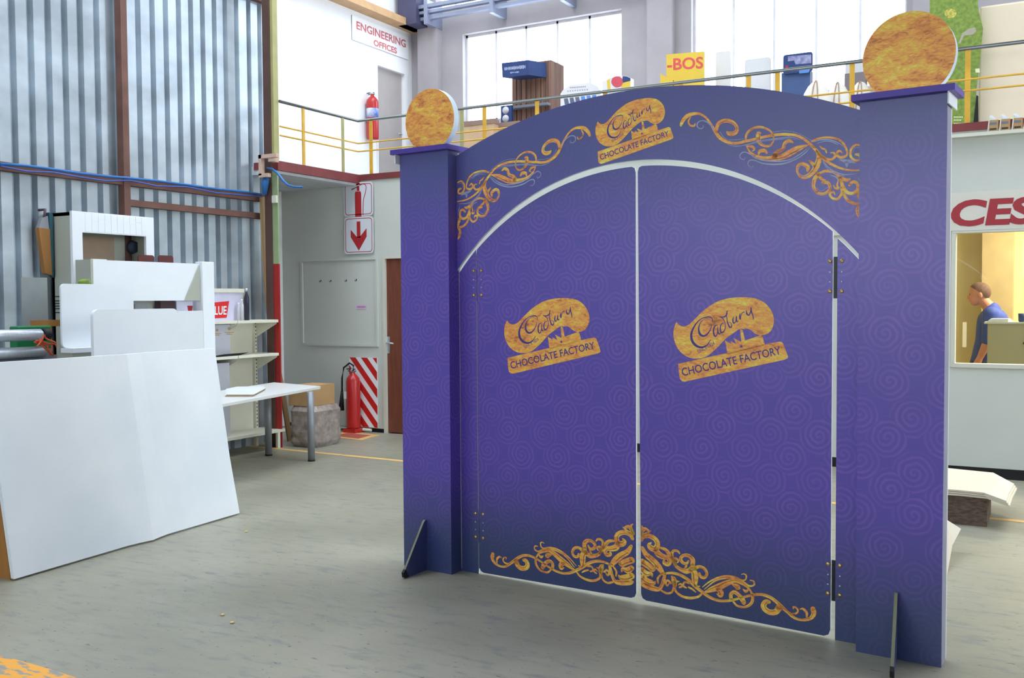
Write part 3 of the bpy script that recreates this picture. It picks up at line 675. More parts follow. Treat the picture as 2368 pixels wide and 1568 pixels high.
while yy < y1-.1:
    mb.box(ax, ax+.003, yy, yy+.062, zn+.01, zn+.10 if k % 2 else zn+.12, FRONT); mb.box(ax, ax+.003, yy, yy+.062, zn+.105 if k % 2 else zn+.125, zt-.01, FRONT); yy += .067; k += 1
mb.build('plank_header', t)
MB().box(ax0+.031, ax0+.04, y0+.12, y0+.62, 1.43, zn-.01, TAN).box(ax0+.04, ax-.035, y0+.031, y0+.1, 1.44, zn-.01, TAN).build('niche_lining', t)
MB().lathe((ax0+.041, at(298, 572, x=ax0).y, at(298, 572, x=ax0).z), [(.001, .05), (.05, .05), (.065, 0)], mat('navy_cap', (60, 68, 88), .6), 20, 'x').build('round_knob', t)
mb = MB()
for z in [at(125, py_, y=y0).z for py_ in (687, 697, 703, 709, 715, 724)]: mb.box(ax0+.03, ax-.03, y0-.004, y0, z, z+.009, DARK)
mb.build('louvre', t)
# B: white panel unit with a post
bx = -7.15
q0 = at(215, 600, x=bx); q1 = at(468, 605, x=bx); q2 = at(495, 607, x=bx); by0, by1, by2, bz = q0.y, q1.y, q2.y, q0.z; bzl = at(460, 695, x=bx).z; bsx = at(180, 600, y=by0).x
t = thing('panel_unit', 'white display unit with a slanted side panel and a tall square white post', 'display unit', (bx-.2, 5.9, 0))
MB().box(bsx, bx, by0-.025, by0, 0, bz, SIDE).box(bsx, bsx+.015, by0, by1, 0, bz-.35, SIDE).build('side_panel', t)
MB().box(bx-.03, bx, by0, at(247, 603, x=bx).y, 1.0, bz+.005, FRONT).build('front_strip', t)
ys_ = at(247, 603, x=bx).y
MB().box(bx-.06, bx-.04, ys_, by1, bzl, bz, FRONT).build('cross_panel', t)
MB().ext([(bx-.035, by1-.20, bzl), (bx-.035, by1-.01, bz-.01), (bx-.035, by1-.01, bzl)], (.006, 0, 0), SIDE).build('return_panel', t)
MB().box(bx-.1, bx, by1, by2, 0, bz+.02, FRONT).build('post', t, bevel=.006)
sz = at(340, 722, x=bx-.05).z
MB().box(bsx+.016, bx-.035, ys_, by1, sz-.03, sz, SIDE).build('shelf', t)
# C: rounded back board on a counter
cx = -6.42
q0 = at(141, 656, x=cx); q1 = at(308, 658, x=cx); cy0, cy1, cz1 = q0.y, q1.y, q0.z; cz0 = at(141, 805, x=cx).z
t = thing('counter_stand', 'white counter stand with a round-cornered back board and greige base', 'display stand', (cx, 5.0, 0))
P = rrect(cy0, cy1, cz0, cz1, .035)
MB().ext([(cx, y, z) for y, z in P], (-.02, 0, 0), FRONT).build('back_board', t)
MB().box(cx-.02, cx+.12, cy0, cy1, cz0-.035, cz0-.001, FRONT).build('counter_top', t)
MB().box(cx-.02, cx+.10, cy0+.01, cy1-.01, 0, cz0-.036, SIDE).build('base', t)
# D: rounded front board
dx = -5.95
q0 = at(215, 716, x=dx); q1 = at(412, 716, x=dx); q2 = at(470, 718, x=dx); dy0, dy1, dy2, dz1 = q0.y, q1.y, q2.y, q0.z
t = thing('counter_stand', 'low white round-cornered counter panel, nearest of the display units', 'display stand', (dx, 5.3, 0))
MB().ext([(dx, y, z) for y, z in rrect(dy0, dy1, .3, dz1, .05)], (-.03, 0, 0), FRONT).build('front_board', t)
MB().box(dx-.03, dx-.004, dy1+.001, dy2, .1, dz1-.02, FRONT).build('side_board', t)
MB().box(dx-.15, dx-.031, dy0+.05, dy2-.05, 0, .45, SIDE).build('base', t)
# small things among the units
p = at(196, 652, x=-6.85); mb = MB(); mb.lathe((p.x, p.y, p.z-.03), [(.001, -.05), (.04, -.035), (.055, 0), (.05, .035), (.03, .05), (.001, .055)], mat('lime_ball', (132, 160, 40), .5, rgb2=(60, 80, 24), scale=14), 20)
single(mb, 'green_ball', 'lime green ball peeping over the round-cornered back board', 'ball')
MB().box(-6.92, -6.78, p.y-.06, p.y+.06, 0, p.z-.081, SIDE).build('plinth', None, None, 'greige plinth carrying the lime green ball', 'plinth')
for k, (a, b, c, d) in enumerate(((320, 589, 357, 604), (367, 590, 401, 606))):
    q0 = at(a, b, x=-7.392); q1 = at(c, d, x=-7.392)
    single(MB().ext([(-7.392, y, z) for y, z in rrect(q0.y, q1.y, 0, q0.z, .025)], (-.012, 0, 0), mat('maroon_plastic', (104, 52, 50), .5)), 'maroon_board', 'maroon round-cornered board edge showing above the white display unit, %s of the two' % ('left' if k == 0 else 'right'), 'board', 'maroon boards behind the display unit')
# things on the inner shelf of the panel unit
for (a, b, c, d, m_, nm, lb) in ((312, 703, 342, 716, GREYM, 'grey_box', 'small grey box in the gap under the white cross panel'), (371, 694, 405, 716, mat('dark_maroon', (72, 48, 56), .5), 'dark_box', 'dark maroon box in the gap under the white cross panel'), (408, 694, 446, 720, mat('pale_lilac', (222, 222, 244), .5), 'white_box', 'pale box with a red cup print in the gap under the white cross panel')):
    q0 = at(a, b, x=bx-.08); q1 = at(c, d, x=bx-.08)
    t = single(MB().box(bx-.16, bx-.08, q0.y, min(q1.y, by1-.012), sz+.001, q0.z, m_), nm, lb, 'box')
    if nm == 'white_box':
        r0_ = at(433, 707, x=bx-.08); r1_ = at(444, 720, x=bx-.08); off = OFF[t.name]
        MB().ext([(bx-.0785, r0_.y, r0_.z), (bx-.0785, r1_.y+.01, r0_.z), (bx-.0785, r1_.y, r1_.z), (bx-.0785, r0_.y+.01, r1_.z)], (-.0015, 0, 0), RED).build('cup_print', t)
# laminating machine with rollers at the left edge
t = thing('roller_machine', 'green ended machine with two steel rollers at the left edge', 'machine', (-6.6, 4.1, 0))
gx = -6.75
q0 = at(40, 755, x=gx); q1 = at(120, 805, x=gx)
MB().box(gx-.1, gx, q0.y, q1.y, q1.z, q0.z, GREEN).build('end_housing', t, bevel=.01)
MB().box(gx-.3, gx-.0, 3.6, q1.y, 0, q1.z-.001, GREYM).build('cabinet', t)
a = at(0, 774, x=-6.55); b = at(98, 774, x=-6.55)
MB().tube([(-6.55, a.y-.6, a.z), (-6.55, b.y-.02, b.z), (-6.55, b.y, b.z)], [.043, .043, .025], STEEL, 24).build('upper_roller', t)
a2 = at(0, 818, x=-6.55); b2 = at(100, 814, x=-6.55)
MB().tube([(-6.55, a2.y-.6, a2.z), (-6.55, b2.y, b2.z)], .044, STEEL, 24).build('lower_roller', t)
MB().box(-6.62, -6.5, a2.y-.6, b2.y+.02, .0, a2.z-.06, DARK).build('bed', t)
MB().lathe((-6.55, b.y+.0, b.z), [(.03, -.0), (.045, .0), (.045, .05), (.02, .06)], BLACK, 18, 'y').build('roller_bearing', t)
# orange cables over the machine
mb = MB(); random.seed(9)
for k in range(5):
    pts = []
    for i in range(26):
        f = i/25; px = 88+42*f+6*math.sin(7*f+k*1.7); py = 803+k*3-14*math.sin(3.1*f+.3*k)*(1 if k else 1.6)+4*math.cos(9*f+k)
        pts.append(at(px-4, py-5, x=-6.46-.006*k))
    mb.tube(pts, .006, mat('orange_cable', (206, 88, 56), .4), 6)
single(mb, 'cable_tangle', 'tangle of orange cables beside the green ended machine', 'cable')
qa = at(108, 822, x=-6.44); qb = at(136, 822, x=-6.44)
single(MB().box(-6.52, -6.44, b2.y+.03, qb.y-.01, 0, qa.z+.0, mat('tool_cart_grey', (150, 150, 156), .4, .3)), 'tool_cart', 'grey metal cart under the orange cable tangle', 'cart')
# frosted sheet, timber and hanging tool behind
q0 = at(49, 641, x=-7.2); q1 = at(112, 762, x=-7.2)
single(MB().box(-7.21, -7.2, q0.y, q1.y, .0, q0.z, mat('frosted_panel', (150, 156, 156), .3, var=.15)), 'plastic_panel', 'grey frosted panel standing left of the tall cabinet', 'panel')
q0 = at(77, 741, x=-7.05); q1 = at(141, 754, x=-7.05)
t = thing('timber_stand', 'orange timber beam on a post behind the green ended machine', 'beam', (-7.05, q0.y, 0))
MB().box(-7.09, -7.05, q0.y, q1.y+.05, q1.z, q0.z, WOODO).build('beam', t); MB().box(-7.10, -7.06, q0.y+.12, q0.y+.17, 0, q1.z, WOODO).build('post', t)
t = thing('hanging_broom', 'orange wooden tool with a teal sleeve hanging on the sheet wall', 'tool', (XS+.06, 5.9, 1.6))
def wx(px, py, x=XS+.06): return at(px, py, x=x)
MB().ext([wx(81, 527), wx(107, 530), wx(112, 637), wx(96, 632)], (.05, 0, 0), WOODO).build('wooden_blade', t)
MB().ext([wx(106, 492), wx(115, 496), wx(117, 642), wx(110, 636)], (.045, 0, 0), mat('teal_sleeve', (44, 90, 102), .5)).build('sleeve', t)
MB().ext([wx(90, 505), wx(104, 500), wx(107, 530), wx(82, 530)], (.04, 0, 0), GREYM).build('ferrule', t)
MB().tube([(XS, wx(100, 485).y, wx(100, 485).z), wx(101, 485)+V3(.02, 0, 0), wx(99, 503)+V3(.02, 0, 0)], .012, mat('purple_grip', (96, 74, 92), .5), 8).build('hook', t)

# ---------------------------------------------------------------- shelving, table and corner
CR = mat('shelf_cream', (226, 224, 206), .4, var=.04)
t = thing('shelving_unit', 'cream metal gondola shelving unit with bracketed shelves against the sheet wall', 'shelving', (-7.55, 7.4, 0))
sy0, sy1, sxb, sxf = 6.98, 8.0, -7.70, -7.35
mb = MB(); mb.box(sxb-.03, sxb, sy0, sy1-.03, .12, 1.38, CR); mb.build('back_panel', t)
for y in (6.98, 7.40, 7.96):
    mb = MB(); mb.box(sxb-.0, sxb+.04, y, y+.035, 0, 1.385, CR)
    for i in range(32): mb.box(sxb+.04, sxb+.0415, y+.012, y+.022, .1+i*.04, .118+i*.04, DARK)
    mb.build('upright', t)
for z in (1.39, 1.03): 
    sh = None
    for a, b in ((sy0, 7.395), (7.405, sy1)):
        sh = MB().box(sxb+.03, sxf, a, b, z-.03, z, CR).build('shelf', t, bevel=.003)
    for y in (sy1-.012, 7.41, 7.385): MB().ext([(sxb+.04, y, z-.031), (sxf-.02, y, z-.031), (sxf-.02, y, z-.045), (sxb+.04, y, z-.19)], (0, .004, 0), CR).build('shelf_bracket', t)
MB().box(sxb+.03, -7.34, sy0, sy1+.07, .17, .20, CR).build('base_shelf', t)
for y in (sy0+.03, sy1-.05): MB().box(-7.37, -7.34, y, y+.04, 0, .17, CR).build('base_foot', t)
# framed poster on the top shelf: a white lightbox with red tag
t = thing('poster_box', 'white framed poster with a red tag reading VALUE on the top shelf', 'poster', (-7.5, 7.1, 1.391))
q0 = at(497, 667, x=-7.45); q1 = at(560, 734, x=-7.45); zt = q0.z
MB().box(-7.6, -7.45, 7.02, q1.y, 1.391, zt-.04, mat('poster_lilac', (222, 218, 240), .4)).build('poster_sheet', t)
MB().box(-7.62, -7.43, 7.02, q1.y+.02, zt-.04, zt, CR).box(-7.62, -7.44, q1.y+.0, q1.y+.03, 1.391, zt, CR).build('frame', t)
def pxx(x): return lambda a, b: at(a, b, x=x)
MB().ext([at(480, 701, x=-7.448), at(530, 696, x=-7.448), at(524, 735, x=-7.448), at(478, 737, x=-7.448)], (-.0015, 0, 0), mat('bright_red', (232, 48, 48), .4)).build('red_tag', t)
mb = MB(); text(mb, 'VALUE', FRONT, lambda u, v: at(474+u, 728-v*1.05-u*.02, x=-7.4465), size=26, fit=50, bold=.5); mb.build('lettering', t)
for k, (px, r, hpx, m_) in enumerate(((571, .026, 667, mat('dark_bottle', (46, 48, 62), .3)), (560, .018, 692, GLASSC), (552, .015, 700, GLASSC))):
    q = at(px, 733, x=(-7.41, -7.37, -7.395)[k]); h = at(px, hpx, x=q.x).z-1.391
    t = thing('bottle', ('dark bottle with a silver cap on the top shelf', 'clear bottle beside the dark bottle on the top shelf', 'small clear bottle beside the framed poster on the top shelf')[k], 'bottle', (q.x, q.y, 1.391), 'bottles on the top shelf')
    MB().lathe((q.x, q.y, 1.391), [(r, 0), (r, h*.72), (r*.45, h*.85), (r*.45, h*.9)], m_, 16).build('body', t)
    MB().lathe((q.x, q.y, 1.391+h*.9), [(r*.5, 0), (r*.5, h*.1)], STEEL if k == 0 else FRONT, 12).build('cap', t)
t = thing('carton', 'grey-white carton with gold print on the middle shelf', 'box', (-7.5, 7.0, 1.031))
q = at(553, 800, x=-7.44); ct = mat('carton_grey', (196, 196, 204), .5, var=.04)
MB().box(-7.64, -7.44, 7.03, min(q.y-.02, 7.38), 1.031, 1.352, ct).build('body', t)
mb = MB()
for a, b, s in ((530, 764, 1), (502, 767, .9)):
    f = lambda u, v: at(a+u*s, b-v*s, x=-7.4385)
    mb.add([f(4*math.cos(i*1.05), 4+4*math.sin(i*1.05)) for i in range(6)], [list(range(6))], GOLDT)
    for j, w_ in ((-4, 11), (-8, 7)): mb.add([f(-w_, j), f(w_, j), f(w_*.9, j-2), f(-w_*.9, j-2)], [(0, 1, 2, 3)], GOLDT)
mb.build('gold_print', t)
single(MB().box(-7.62, -7.44, 7.03, 7.36, .201, .96, ct), 'carton', 'grey-white carton on the base shelf under the middle shelf', 'box')
mb = MB(); random.seed(3)
for i in range(7):
    mb.ext([(-7.42+.004*i, 7.05+.03*i, 1.0315+.003*i), (-7.36, 7.08+.02*i, 1.0315+.003*i), (-7.37, 7.43+.02*i, 1.0315+.003*i), (-7.43, 7.5+.02*i, 1.0315+.003*i)], (0, 0, .0025), BLACK)
single(mb, 'black_sheets', 'loose black sheets fanned out on the middle shelf', 'sheets')
# table
t = thing('work_table', 'pale table with round grey metal legs in front of the shelving unit', 'table', (-6.8, 6.7, 0))
TB = mat('table_top_white', (226, 226, 224), .35, var=.03)
K0 = V3(-6.55, 7.73, 0); e1 = V3(.214, -.977, 0); e2 = V3(-.979, .204, 0)
P = [K0, K0+e2*.80, K0+e2*.80+e1*1.85, K0+e1*1.85]
MB().ext([p_+V3(0, 0, .69) for p_ in P], (0, 0, .03), TB).build('table_top', t, bevel=.004)
for a_, b_ in ((.20, .07), (.20, .68), (1.76, .07), (1.76, .68)):
    p_ = K0+e1*a_+e2*b_; x, y = p_.x, p_.y
    if a_ == .2: x, y = ((-6.45, 7.46), (-7.08, 7.53))[b_ > .5]
    lg = MB().tube([(x, y, .012), (x, y, .69)], .035, GREYM, 20).build('leg', t)
    MB().tube([(x, y, 0), (x, y, .014)], .037, BLACK, 20).build('foot_cap', lg)
mb = MB(); P = [at(520, 903, z=.722), at(545, 898, z=.722), at(607, 897, z=.722), at(611, 902, z=.722), at(600, 908, z=.722), at(583, 917, z=.722), at(520, 917, z=.722)]
for k in range(3): mb.ext([p_+V3(.004*k, .006*k, .006*k) for p_ in P], (0, 0, .005), WHITE, side=PLANKM, back=WHITE)
single(mb, 'paper_sheets', 'torn stack of white card sheets lying on the table', 'paper')
# boxes beneath the table
q0 = at(572, 905, x=-7.25); q1 = at(704, 945, x=-7.25)
single(MB().box(-7.33, -7.02, 8.12, 8.52, .45, .67, CARD), 'cardboard_box', 'brown cardboard box behind the table resting on the wrapped bundle', 'box')
mb = MB(); random.seed(5); BAG = mat('plastic_wrap', (172, 158, 152), .18, var=.4, scale=14, bump=.8, spec=.8)
n1, n2 = 14, 9; vs = []; 
for j in range(n2):
    for i in range(n1*2):
        a = i/(n1*2)*2*math.pi; w_ = .45*(abs(math.cos(a))**.3)*math.copysign(1, math.cos(a)); d_ = .19*(abs(math.sin(a))**.3)*math.copysign(1, math.sin(a)); f = 1-.06*random.random()-(.12 if j in (0, n2-1) else 0)
        vs.append((-7.14+d_*f, 8.34+w_*f*.55, .449*j/(n2-1)))
m_ = n1*2; fs = [(j*m_+i, j*m_+(i+1) % m_, (j+1)*m_+(i+1) % m_, (j+1)*m_+i) for j in range(n2-1) for i in range(m_)]+[list(range(m_)), list(range((n2-1)*m_, n2*m_))]
mb.add(vs, fs, BAG); single(mb, 'wrapped_bundle', 'brown bundle wrapped in clear plastic on the floor behind the table', 'bundle')
# free steel column that carries the deck corner
t = thing('steel_column', 'steel column painted red below and green above, brown on its side', 'column', (XC, YC, 0))
c0 = XC-.085; c1 = XC+.0
MB().box(XC-.05, XC+.025, YC-.02, YC+.0, 0, 1.99, mat('column_red', (168, 40, 38), .5, var=.15)).build('red_flange', t)
MB().box(XC-.05, XC+.025, YC-.02, YC+.0, 1.991, ZD-.08, GREENP).build('green_flange', t)
MB().box(XC-.15, XC-.051, YC-.03, YC+.07, 0, ZT-.01, mat('brown_steel', (92, 66, 58), .6, var=.2)).build('brown_flange', t)
MB().box(XC-.05, XC-.015, YC-.015, YC+.06, ZD+.05, ZT-.01, OLIVE).build('upper_flange', t)
q = at(638, 461, y=YC-.03); single(MB().box(q.x-.035, q.x+.03, YC-.06, YC-.031, q.z-.04, q.z+.04, CREAM), 'switch_box', 'small cream switch box on the steel column', 'switch box', bevel=.004)
q = at(615, 380, y=YC-.1); BR = mat('bracket_pink', (206, 176, 158), .5)
mb = MB().box(q.x-.07, q.x-.03, YC-.14, YC-.09, q.z-.12, q.z+.1, BR).box(q.x-.07, q.x+.18, YC-.14, YC-.09, q.z+.06, q.z+.1, BR).box(q.x-.07, q.x+.06, YC-.14, YC-.09, q.z-.14, q.z-.1, BR).box(q.x+.06, q.x+.12, YC-.13, YC-.03, q.z+.02, q.z+.08, BR)
single(mb, 'cable_bracket', 'pink-beige square cable bracket at the deck corner beside the column', 'bracket')
mb = MB().tube([at(616, 412, y=YC-.08), at(613, 425, y=YC-.08), at(612, 450, y=YC-.06)], [.035, .04, .022], BLUE, 12)
single(mb, 'blue_pipe', 'short blue pipe hanging from the cable bracket', 'pipe')
mb = MB()
pts = [at(x, y, x=XS+.1) for x, y in ((0, 379), (60, 383), (120, 391), (180, 400), (240, 407), (300, 412), (360, 418), (430, 427), (500, 437), (560, 443), (605, 450))]
mb.tube(pts, .012, BLUE, 8); pts2 = [p_+V3(.01, 0, -.02-.03*math.sin(i*1.3)**2) for i, p_ in enumerate(pts)]; mb.tube(pts2, .006, mat('blue_cable_dark', (60, 100, 190), .5), 6)
single(mb, 'blue_cable', 'blue cables strung along the brown rail of the sheet wall', 'cable')
mb = MB().tube([at(x, y, y=YC-.1) for x, y in ((617, 388), (630, 391), (643, 402), (655, 418), (666, 428), (680, 432), (700, 433))], [.01, .012, .014, .014, .012, .01, .01], BLUE, 8)
single(mb, 'blue_hose', 'short blue hose curling from the bracket under the deck', 'hose')
pl = [(605, 455), (608, 540), (612, 620), (618, 700), (628, 780), (638, 840), (650, 895), (668, 960)]
mb = MB(); P = [at(x, y, x=-7.66+i*.006) for i, (x, y) in enumerate(pl)]; P[-1].z = 0; P[-2].z = max(P[-2].z, .2)
vs = []
for p_ in P: vs += [p_+V3(0, -.035, 0), p_+V3(0, .035, 0), p_+V3(.02, .035, 0), p_+V3(.02, -.035, 0)]
fs = [(i*4+j, i*4+(j+1) % 4, (i+1)*4+(j+1) % 4, (i+1)*4+j) for i in range(len(P)-1) for j in range(4)]+[(3, 2, 1, 0), tuple(len(vs)-4+j for j in range(4))]
mb.add(vs, fs, PLANKM); single(mb, 'timber_plank', 'long bowed pale timber plank leaning by the steel column', 'plank')

# ---------------------------------------------------------------- on the office front
YS = YO-.024
def fy(y): return lambda a, b: at(a, b, y=y)
def sign(name, label, px, py, w, h, draw):
    a = at(px, py, y=YS)
    t = thing(name, label, 'sign', (a.x, YS, a.z)); MB().box(a.x-.06, a.x+.06, YS, YO, a.z-.1, a.z+.05, GREYM).build('standoff', t); x0, x1, z0, z1 = a.x-w/2, a.x+w/2, a.z-h/2, a.z+h/2
    MB().ext([(x, YS-.004, z) for x, z in rrect(x0, x1, z0, z1, .05)], (0, .004, 0), mat('sign_white', (214, 218, 224), .45, var=.02)).build('plate', t)
    mb = MB(); o = rrect(x0+.018, x1-.018, z0+.018, z1-.018, .04); i_ = rrect(x0+.026, x1-.026, z0+.026, z1-.026, .034); n = len(o)
    mb.add([(x, YS-.0048, z) for x, z in o]+[(x, YS-.0048, z) for x, z in i_], [(k, (k+1) % n, n+(k+1) % n, n+k) for k in range(n)], RED); mb.build('border', t)
    mb = MB(); draw(mb, a.x, a.z); mb.build('pictogram', t)
F = lambda mb, P: mb.add([(x, YS-.0048, z) for x, z in P], [list(range(len(P)))], RED)
def extp(mb, x, z):
    F(mb, [(x-.05, z-.21), (x+.045, z-.21), (x+.045, z+.07), (x+.035, z+.095), (x-.04, z+.095), (x-.05, z+.07)]); F(mb, [(x-.02, z+.10), (x+.02, z+.10), (x+.018, z+.16), (x-.018, z+.16)])
    F(mb, [(x-.03, z+.15), (x+.03, z+.16), (x-.10, z+.13), (x-.10, z+.115)]); F(mb, [(x-.03, z+.165), (x+.03, z+.175), (x+.02, z+.2), (x-.09, z+.165)])
    ribbon(mb, [(x+.02, z+.165, .014), (x+.08, z+.18, .016), (x+.118, z+.15, .016), (x+.11, z+.08, .014), (x+.08, z, .012), (x+.07, z-.09, .012), (x+.07, z-.19, .014)], RED, lambda a, b: (a, YS-.0048, b), .02, .013, 0, False) if 0 else None
    S = spline([(x+.02, z+.165, 0), (x+.08, z+.18, 0), (x+.118, z+.15, 0), (x+.11, z+.08, 0), (x+.08, z, 0), (x+.072, z-.09, 0), (x+.07, z-.19, 0)], .012)
    for p_, q_ in zip(S, S[1:]):
        d = np.array([q_[1]-p_[1], p_[0]-q_[0]]); d = d/np.hypot(*d)*.005
        F(mb, [(p_[0]-d[0], p_[1]-d[1]), (q_[0]-d[0], q_[1]-d[1]), (q_[0]+d[0], q_[1]+d[1]), (p_[0]+d[0], p_[1]+d[1])])
def arrp(mb, x, z):
    F(mb, [(x-.028, z+.165), (x+.028, z+.165), (x+.028, z-.03), (x-.028, z-.03)]); F(mb, [(x-.12, z+.07), (x-.12, z-.02), (x, z-.185), (x+.12, z-.02), (x+.12, z+.08), (x+.028, z-.01), (x, z-.02), (x-.028, z-.02)])
sign('safety_sign', 'upper red and white sign with a fire extinguisher picture', 829, 461, .44, .405, extp)
sign('safety_sign', 'lower red and white sign with a downward arrow', 830, 544, .44, .445, arrp)
# recessed cover panel with hooks
a = at(697, 595, y=YO); b = at(872, 802, y=YO)
t = thing('cover_panel', 'flush white panel with a raised frame on the office front, four hooks across it', 'panel', (-7.7, YO, 1.5))
mb = MB(); q = .03; x0, x1, z0, z1 = -8.29, -7.10, 1.035, 2.11
mb.box(x0, x1, YO-.016, YO-.001, z1-q, z1, OFFW).box(x0, x1, YO-.016, YO-.001, z0, z0+q, OFFW).box(x0, x0+q, YO-.016, YO-.001, z0+q, z1-q, OFFW).box(x1-q, x1, YO-.016, YO-.001, z0+q, z1-q, OFFW); mb.build('panel_frame', t)
for px, py in ((742, 650), (765, 650), (801, 649), (824, 648)):
    h = at(px, py, y=YO-.004); MB().box(h.x-.005, h.x+.005, YO-.006, YO-.001, h.z-.008, h.z+.014, DARK).tube([(h.x, YO-.006, h.z-.005), (h.x, YO-.03, h.z-.012), (h.x, YO-.036, h.z+.006)], .003, DARK, 6).build('coat_hook', t)
h = at(835, 710, y=YO-.004); single(MB().box(h.x-.08, h.x+.08, YO-.003, YO-.0005, h.z-.028, h.z+.028, PINK).box(h.x-.06, h.x+.065, YO-.0036, YO-.0028, h.z-.008, h.z+.01, mat('label_text_pink', (190, 130, 170), .6)), 'wall_label', 'small pink and white label on the flush office panel', 'label')
# striped board and extinguisher
t = thing('extinguisher_board', 'red and white diagonally striped board low on the office front', 'board', (-7.33, YO, .06))
x0, x1, z0, z1 = -7.545, -7.125, .06, .9
MB().box(x0, x1, YO-.008, YO-.001, z0, z1, FRONT).build('board', t); mb = MB()
def clip(P, f):
    out = []
    for i in range(len(P)):
        a_, b_ = P[i], P[(i+1) % len(P)]; fa, fb = f(a_), f(b_)
        if fa >= 0: out.append(a_)
        if fa*fb < 0: t_ = fa/(fa-fb); out.append((a_[0]+(b_[0]-a_[0])*t_, a_[1]+(b_[1]-a_[1])*t_))
    return out
for k in range(-3, 9):
    c = z0+k*.205; P = [(x0-.1, c+.55), (x0-.1, c+.66), (x1+.1, c+.66-.72), (x1+.1, c+.55-.72)]
    for f in (lambda p_: p_[0]-x0, lambda p_: x1-p_[0], lambda p_: p_[1]-z0, lambda p_: z1-p_[1]): P = clip(P, f) if P else P
    if len(P) > 2: mb.add([(x, YO-.0088, z) for x, z in P], [list(range(len(P)))], mat('stripe_red', (206, 40, 34), .45))
mb.build('stripes', t)
def extinguisher(name, label, x, y, z, h, r, hose, axis=1):
    t = thing(name, label, 'fire extinguisher', (x, y, z))
    MB().lathe((x, y, z), [(r*.94, 0), (r, .02), (r, h*.78), (r*.9, h*.84), (r*.5, h*.9), (r*.3, h*.92), (r*.3, h*.95)], EXTR, 28).build('cylinder', t)
    mb = MB().lathe((x, y, z+h*.95), [(r*.35, 0), (r*.4, h*.03), (r*.2, h*.05)], STEEL, 14); mb.box(x-.09, x+.03, y-.01, y+.01, z+h*.985, z+h*1.0, BLACK).box(x-.07, x+.04, y-.01, y+.01, z+h*.955, z+h*.967, BLACK); mb.build('valve', t)
    if hose:
        S = [(x+.02, y-.02, z+h*.97), (x+.05, y-.05, z+h*1.06), (x-.0, y-.06, z+h*1.1), (x-.09, y-.06, z+h*1.02), (x-.125, y-.05, z+h*.85), (x-.13, y-.05, z+h*.6)]
        MB().tube(S, .011, BLACK, 10).build('hose', t); MB().tube([(x-.13, y-.05, z+h*.62), (x-.145, y-.05, z+h*.3)], [.014, .036], BLACK, 14).build('horn', t)
    MB().lathe((x, y, z+h*.45), [(r+.0008, 0), (r+.0008, h*.2)], mat('paper_label', (220, 220, 224), .5, rgb2=(70, 110, 190), scale=7), 28).build('label_band', t) if not hose else MB().box(x-.085, x-.045, y-r*.86, y-r*.66, z+h*.5, z+h*.62, FRONT).build('label_band', t)
    return t
extinguisher('fire_extinguisher', 'large red fire extinguisher with black horn before the striped board', -7.41, YO-.11, .05, .72, .085, True)
single(MB().box(-7.5, -7.32, YO-.2, YO-.0, .0, .05, EXTR), 'extinguisher_plinth', 'low red plinth carrying the large extinguisher by the striped board', 'plinth')
# skirting duct and small socket on the floor
mb = MB().tube([(-8.1, YO-.03, .035), (-7.2, YO-.04, .03)], .018, CREAM, 10); single(mb, 'floor_pipe', 'cream pipe lying along the foot of the office front', 'pipe')
# floor markings
FY = paint_mat('floor_line_paint', (232, 186, 112), .62); FYO = paint_mat('floor_line_orange', (240, 168, 60), .5)
P = [(-8.0, 7.9), (-8.0, 7.97), (XR-.2, 7.56), (XR-.2, 7.49)]
mb = MB().ext([(x, y, .002) for x, y in P], (0, 0, -.0015), FY); single(mb, 'floor_line', 'thin yellow painted line across the floor behind the gate', 'floor marking')
P = [at(0, 1515, z=.002), at(55, 1530, z=.002), at(120, 1548, z=.002), at(190, 1572, z=.002), at(180, 1650, z=.002), at(-80, 1650, z=.002), at(-80, 1500, z=.002)]
single(MB().ext(P, (0, 0, -.0015), FYO), 'floor_line', 'worn orange painted stripe at the lower left corner of the floor', 'floor marking')
P = [at(741, 1007, z=.003), at(800, 999, z=.003), at(880, 1006, z=.003), at(836, 1018, z=.003)]; c = sum(P, V3(0, 0, 0))/4
t = thing('floor_marking', 'red painted square with a cream border under the striped board', 'floor marking', tuple(c))
MB().ext(P, (0, 0, -.0015), FY).build('border', t); MB().ext([c+(p_-c)*.68+V3(0, 0, .001) for p_ in P], (0, 0, -.0008), paint_mat('floor_red', (176, 92, 80), .62)).build('square', t)
for k, (x, y) in enumerate(((515, 1421), (537, 1439), (570, 1229))):
    q = at(x, y, z=.005); mb = MB().lathe((q.x, q.y, 0), [(.002, 0), (.012, .003), (.009, .008), (.002, .01)], mat('tan_chip', (222, 200, 140), .6), 7)
    single(mb, 'wood_chip', ('tan wood chip on the floor, farther of the close pair', 'tan wood chip on the floor, nearer of the close pair', 'tan wood chip on the floor near the right end of the creased board')[k], 'debris', 'wood chips on the floor')

# ---------------------------------------------------------------- upper deck
ZF = ZD-.01
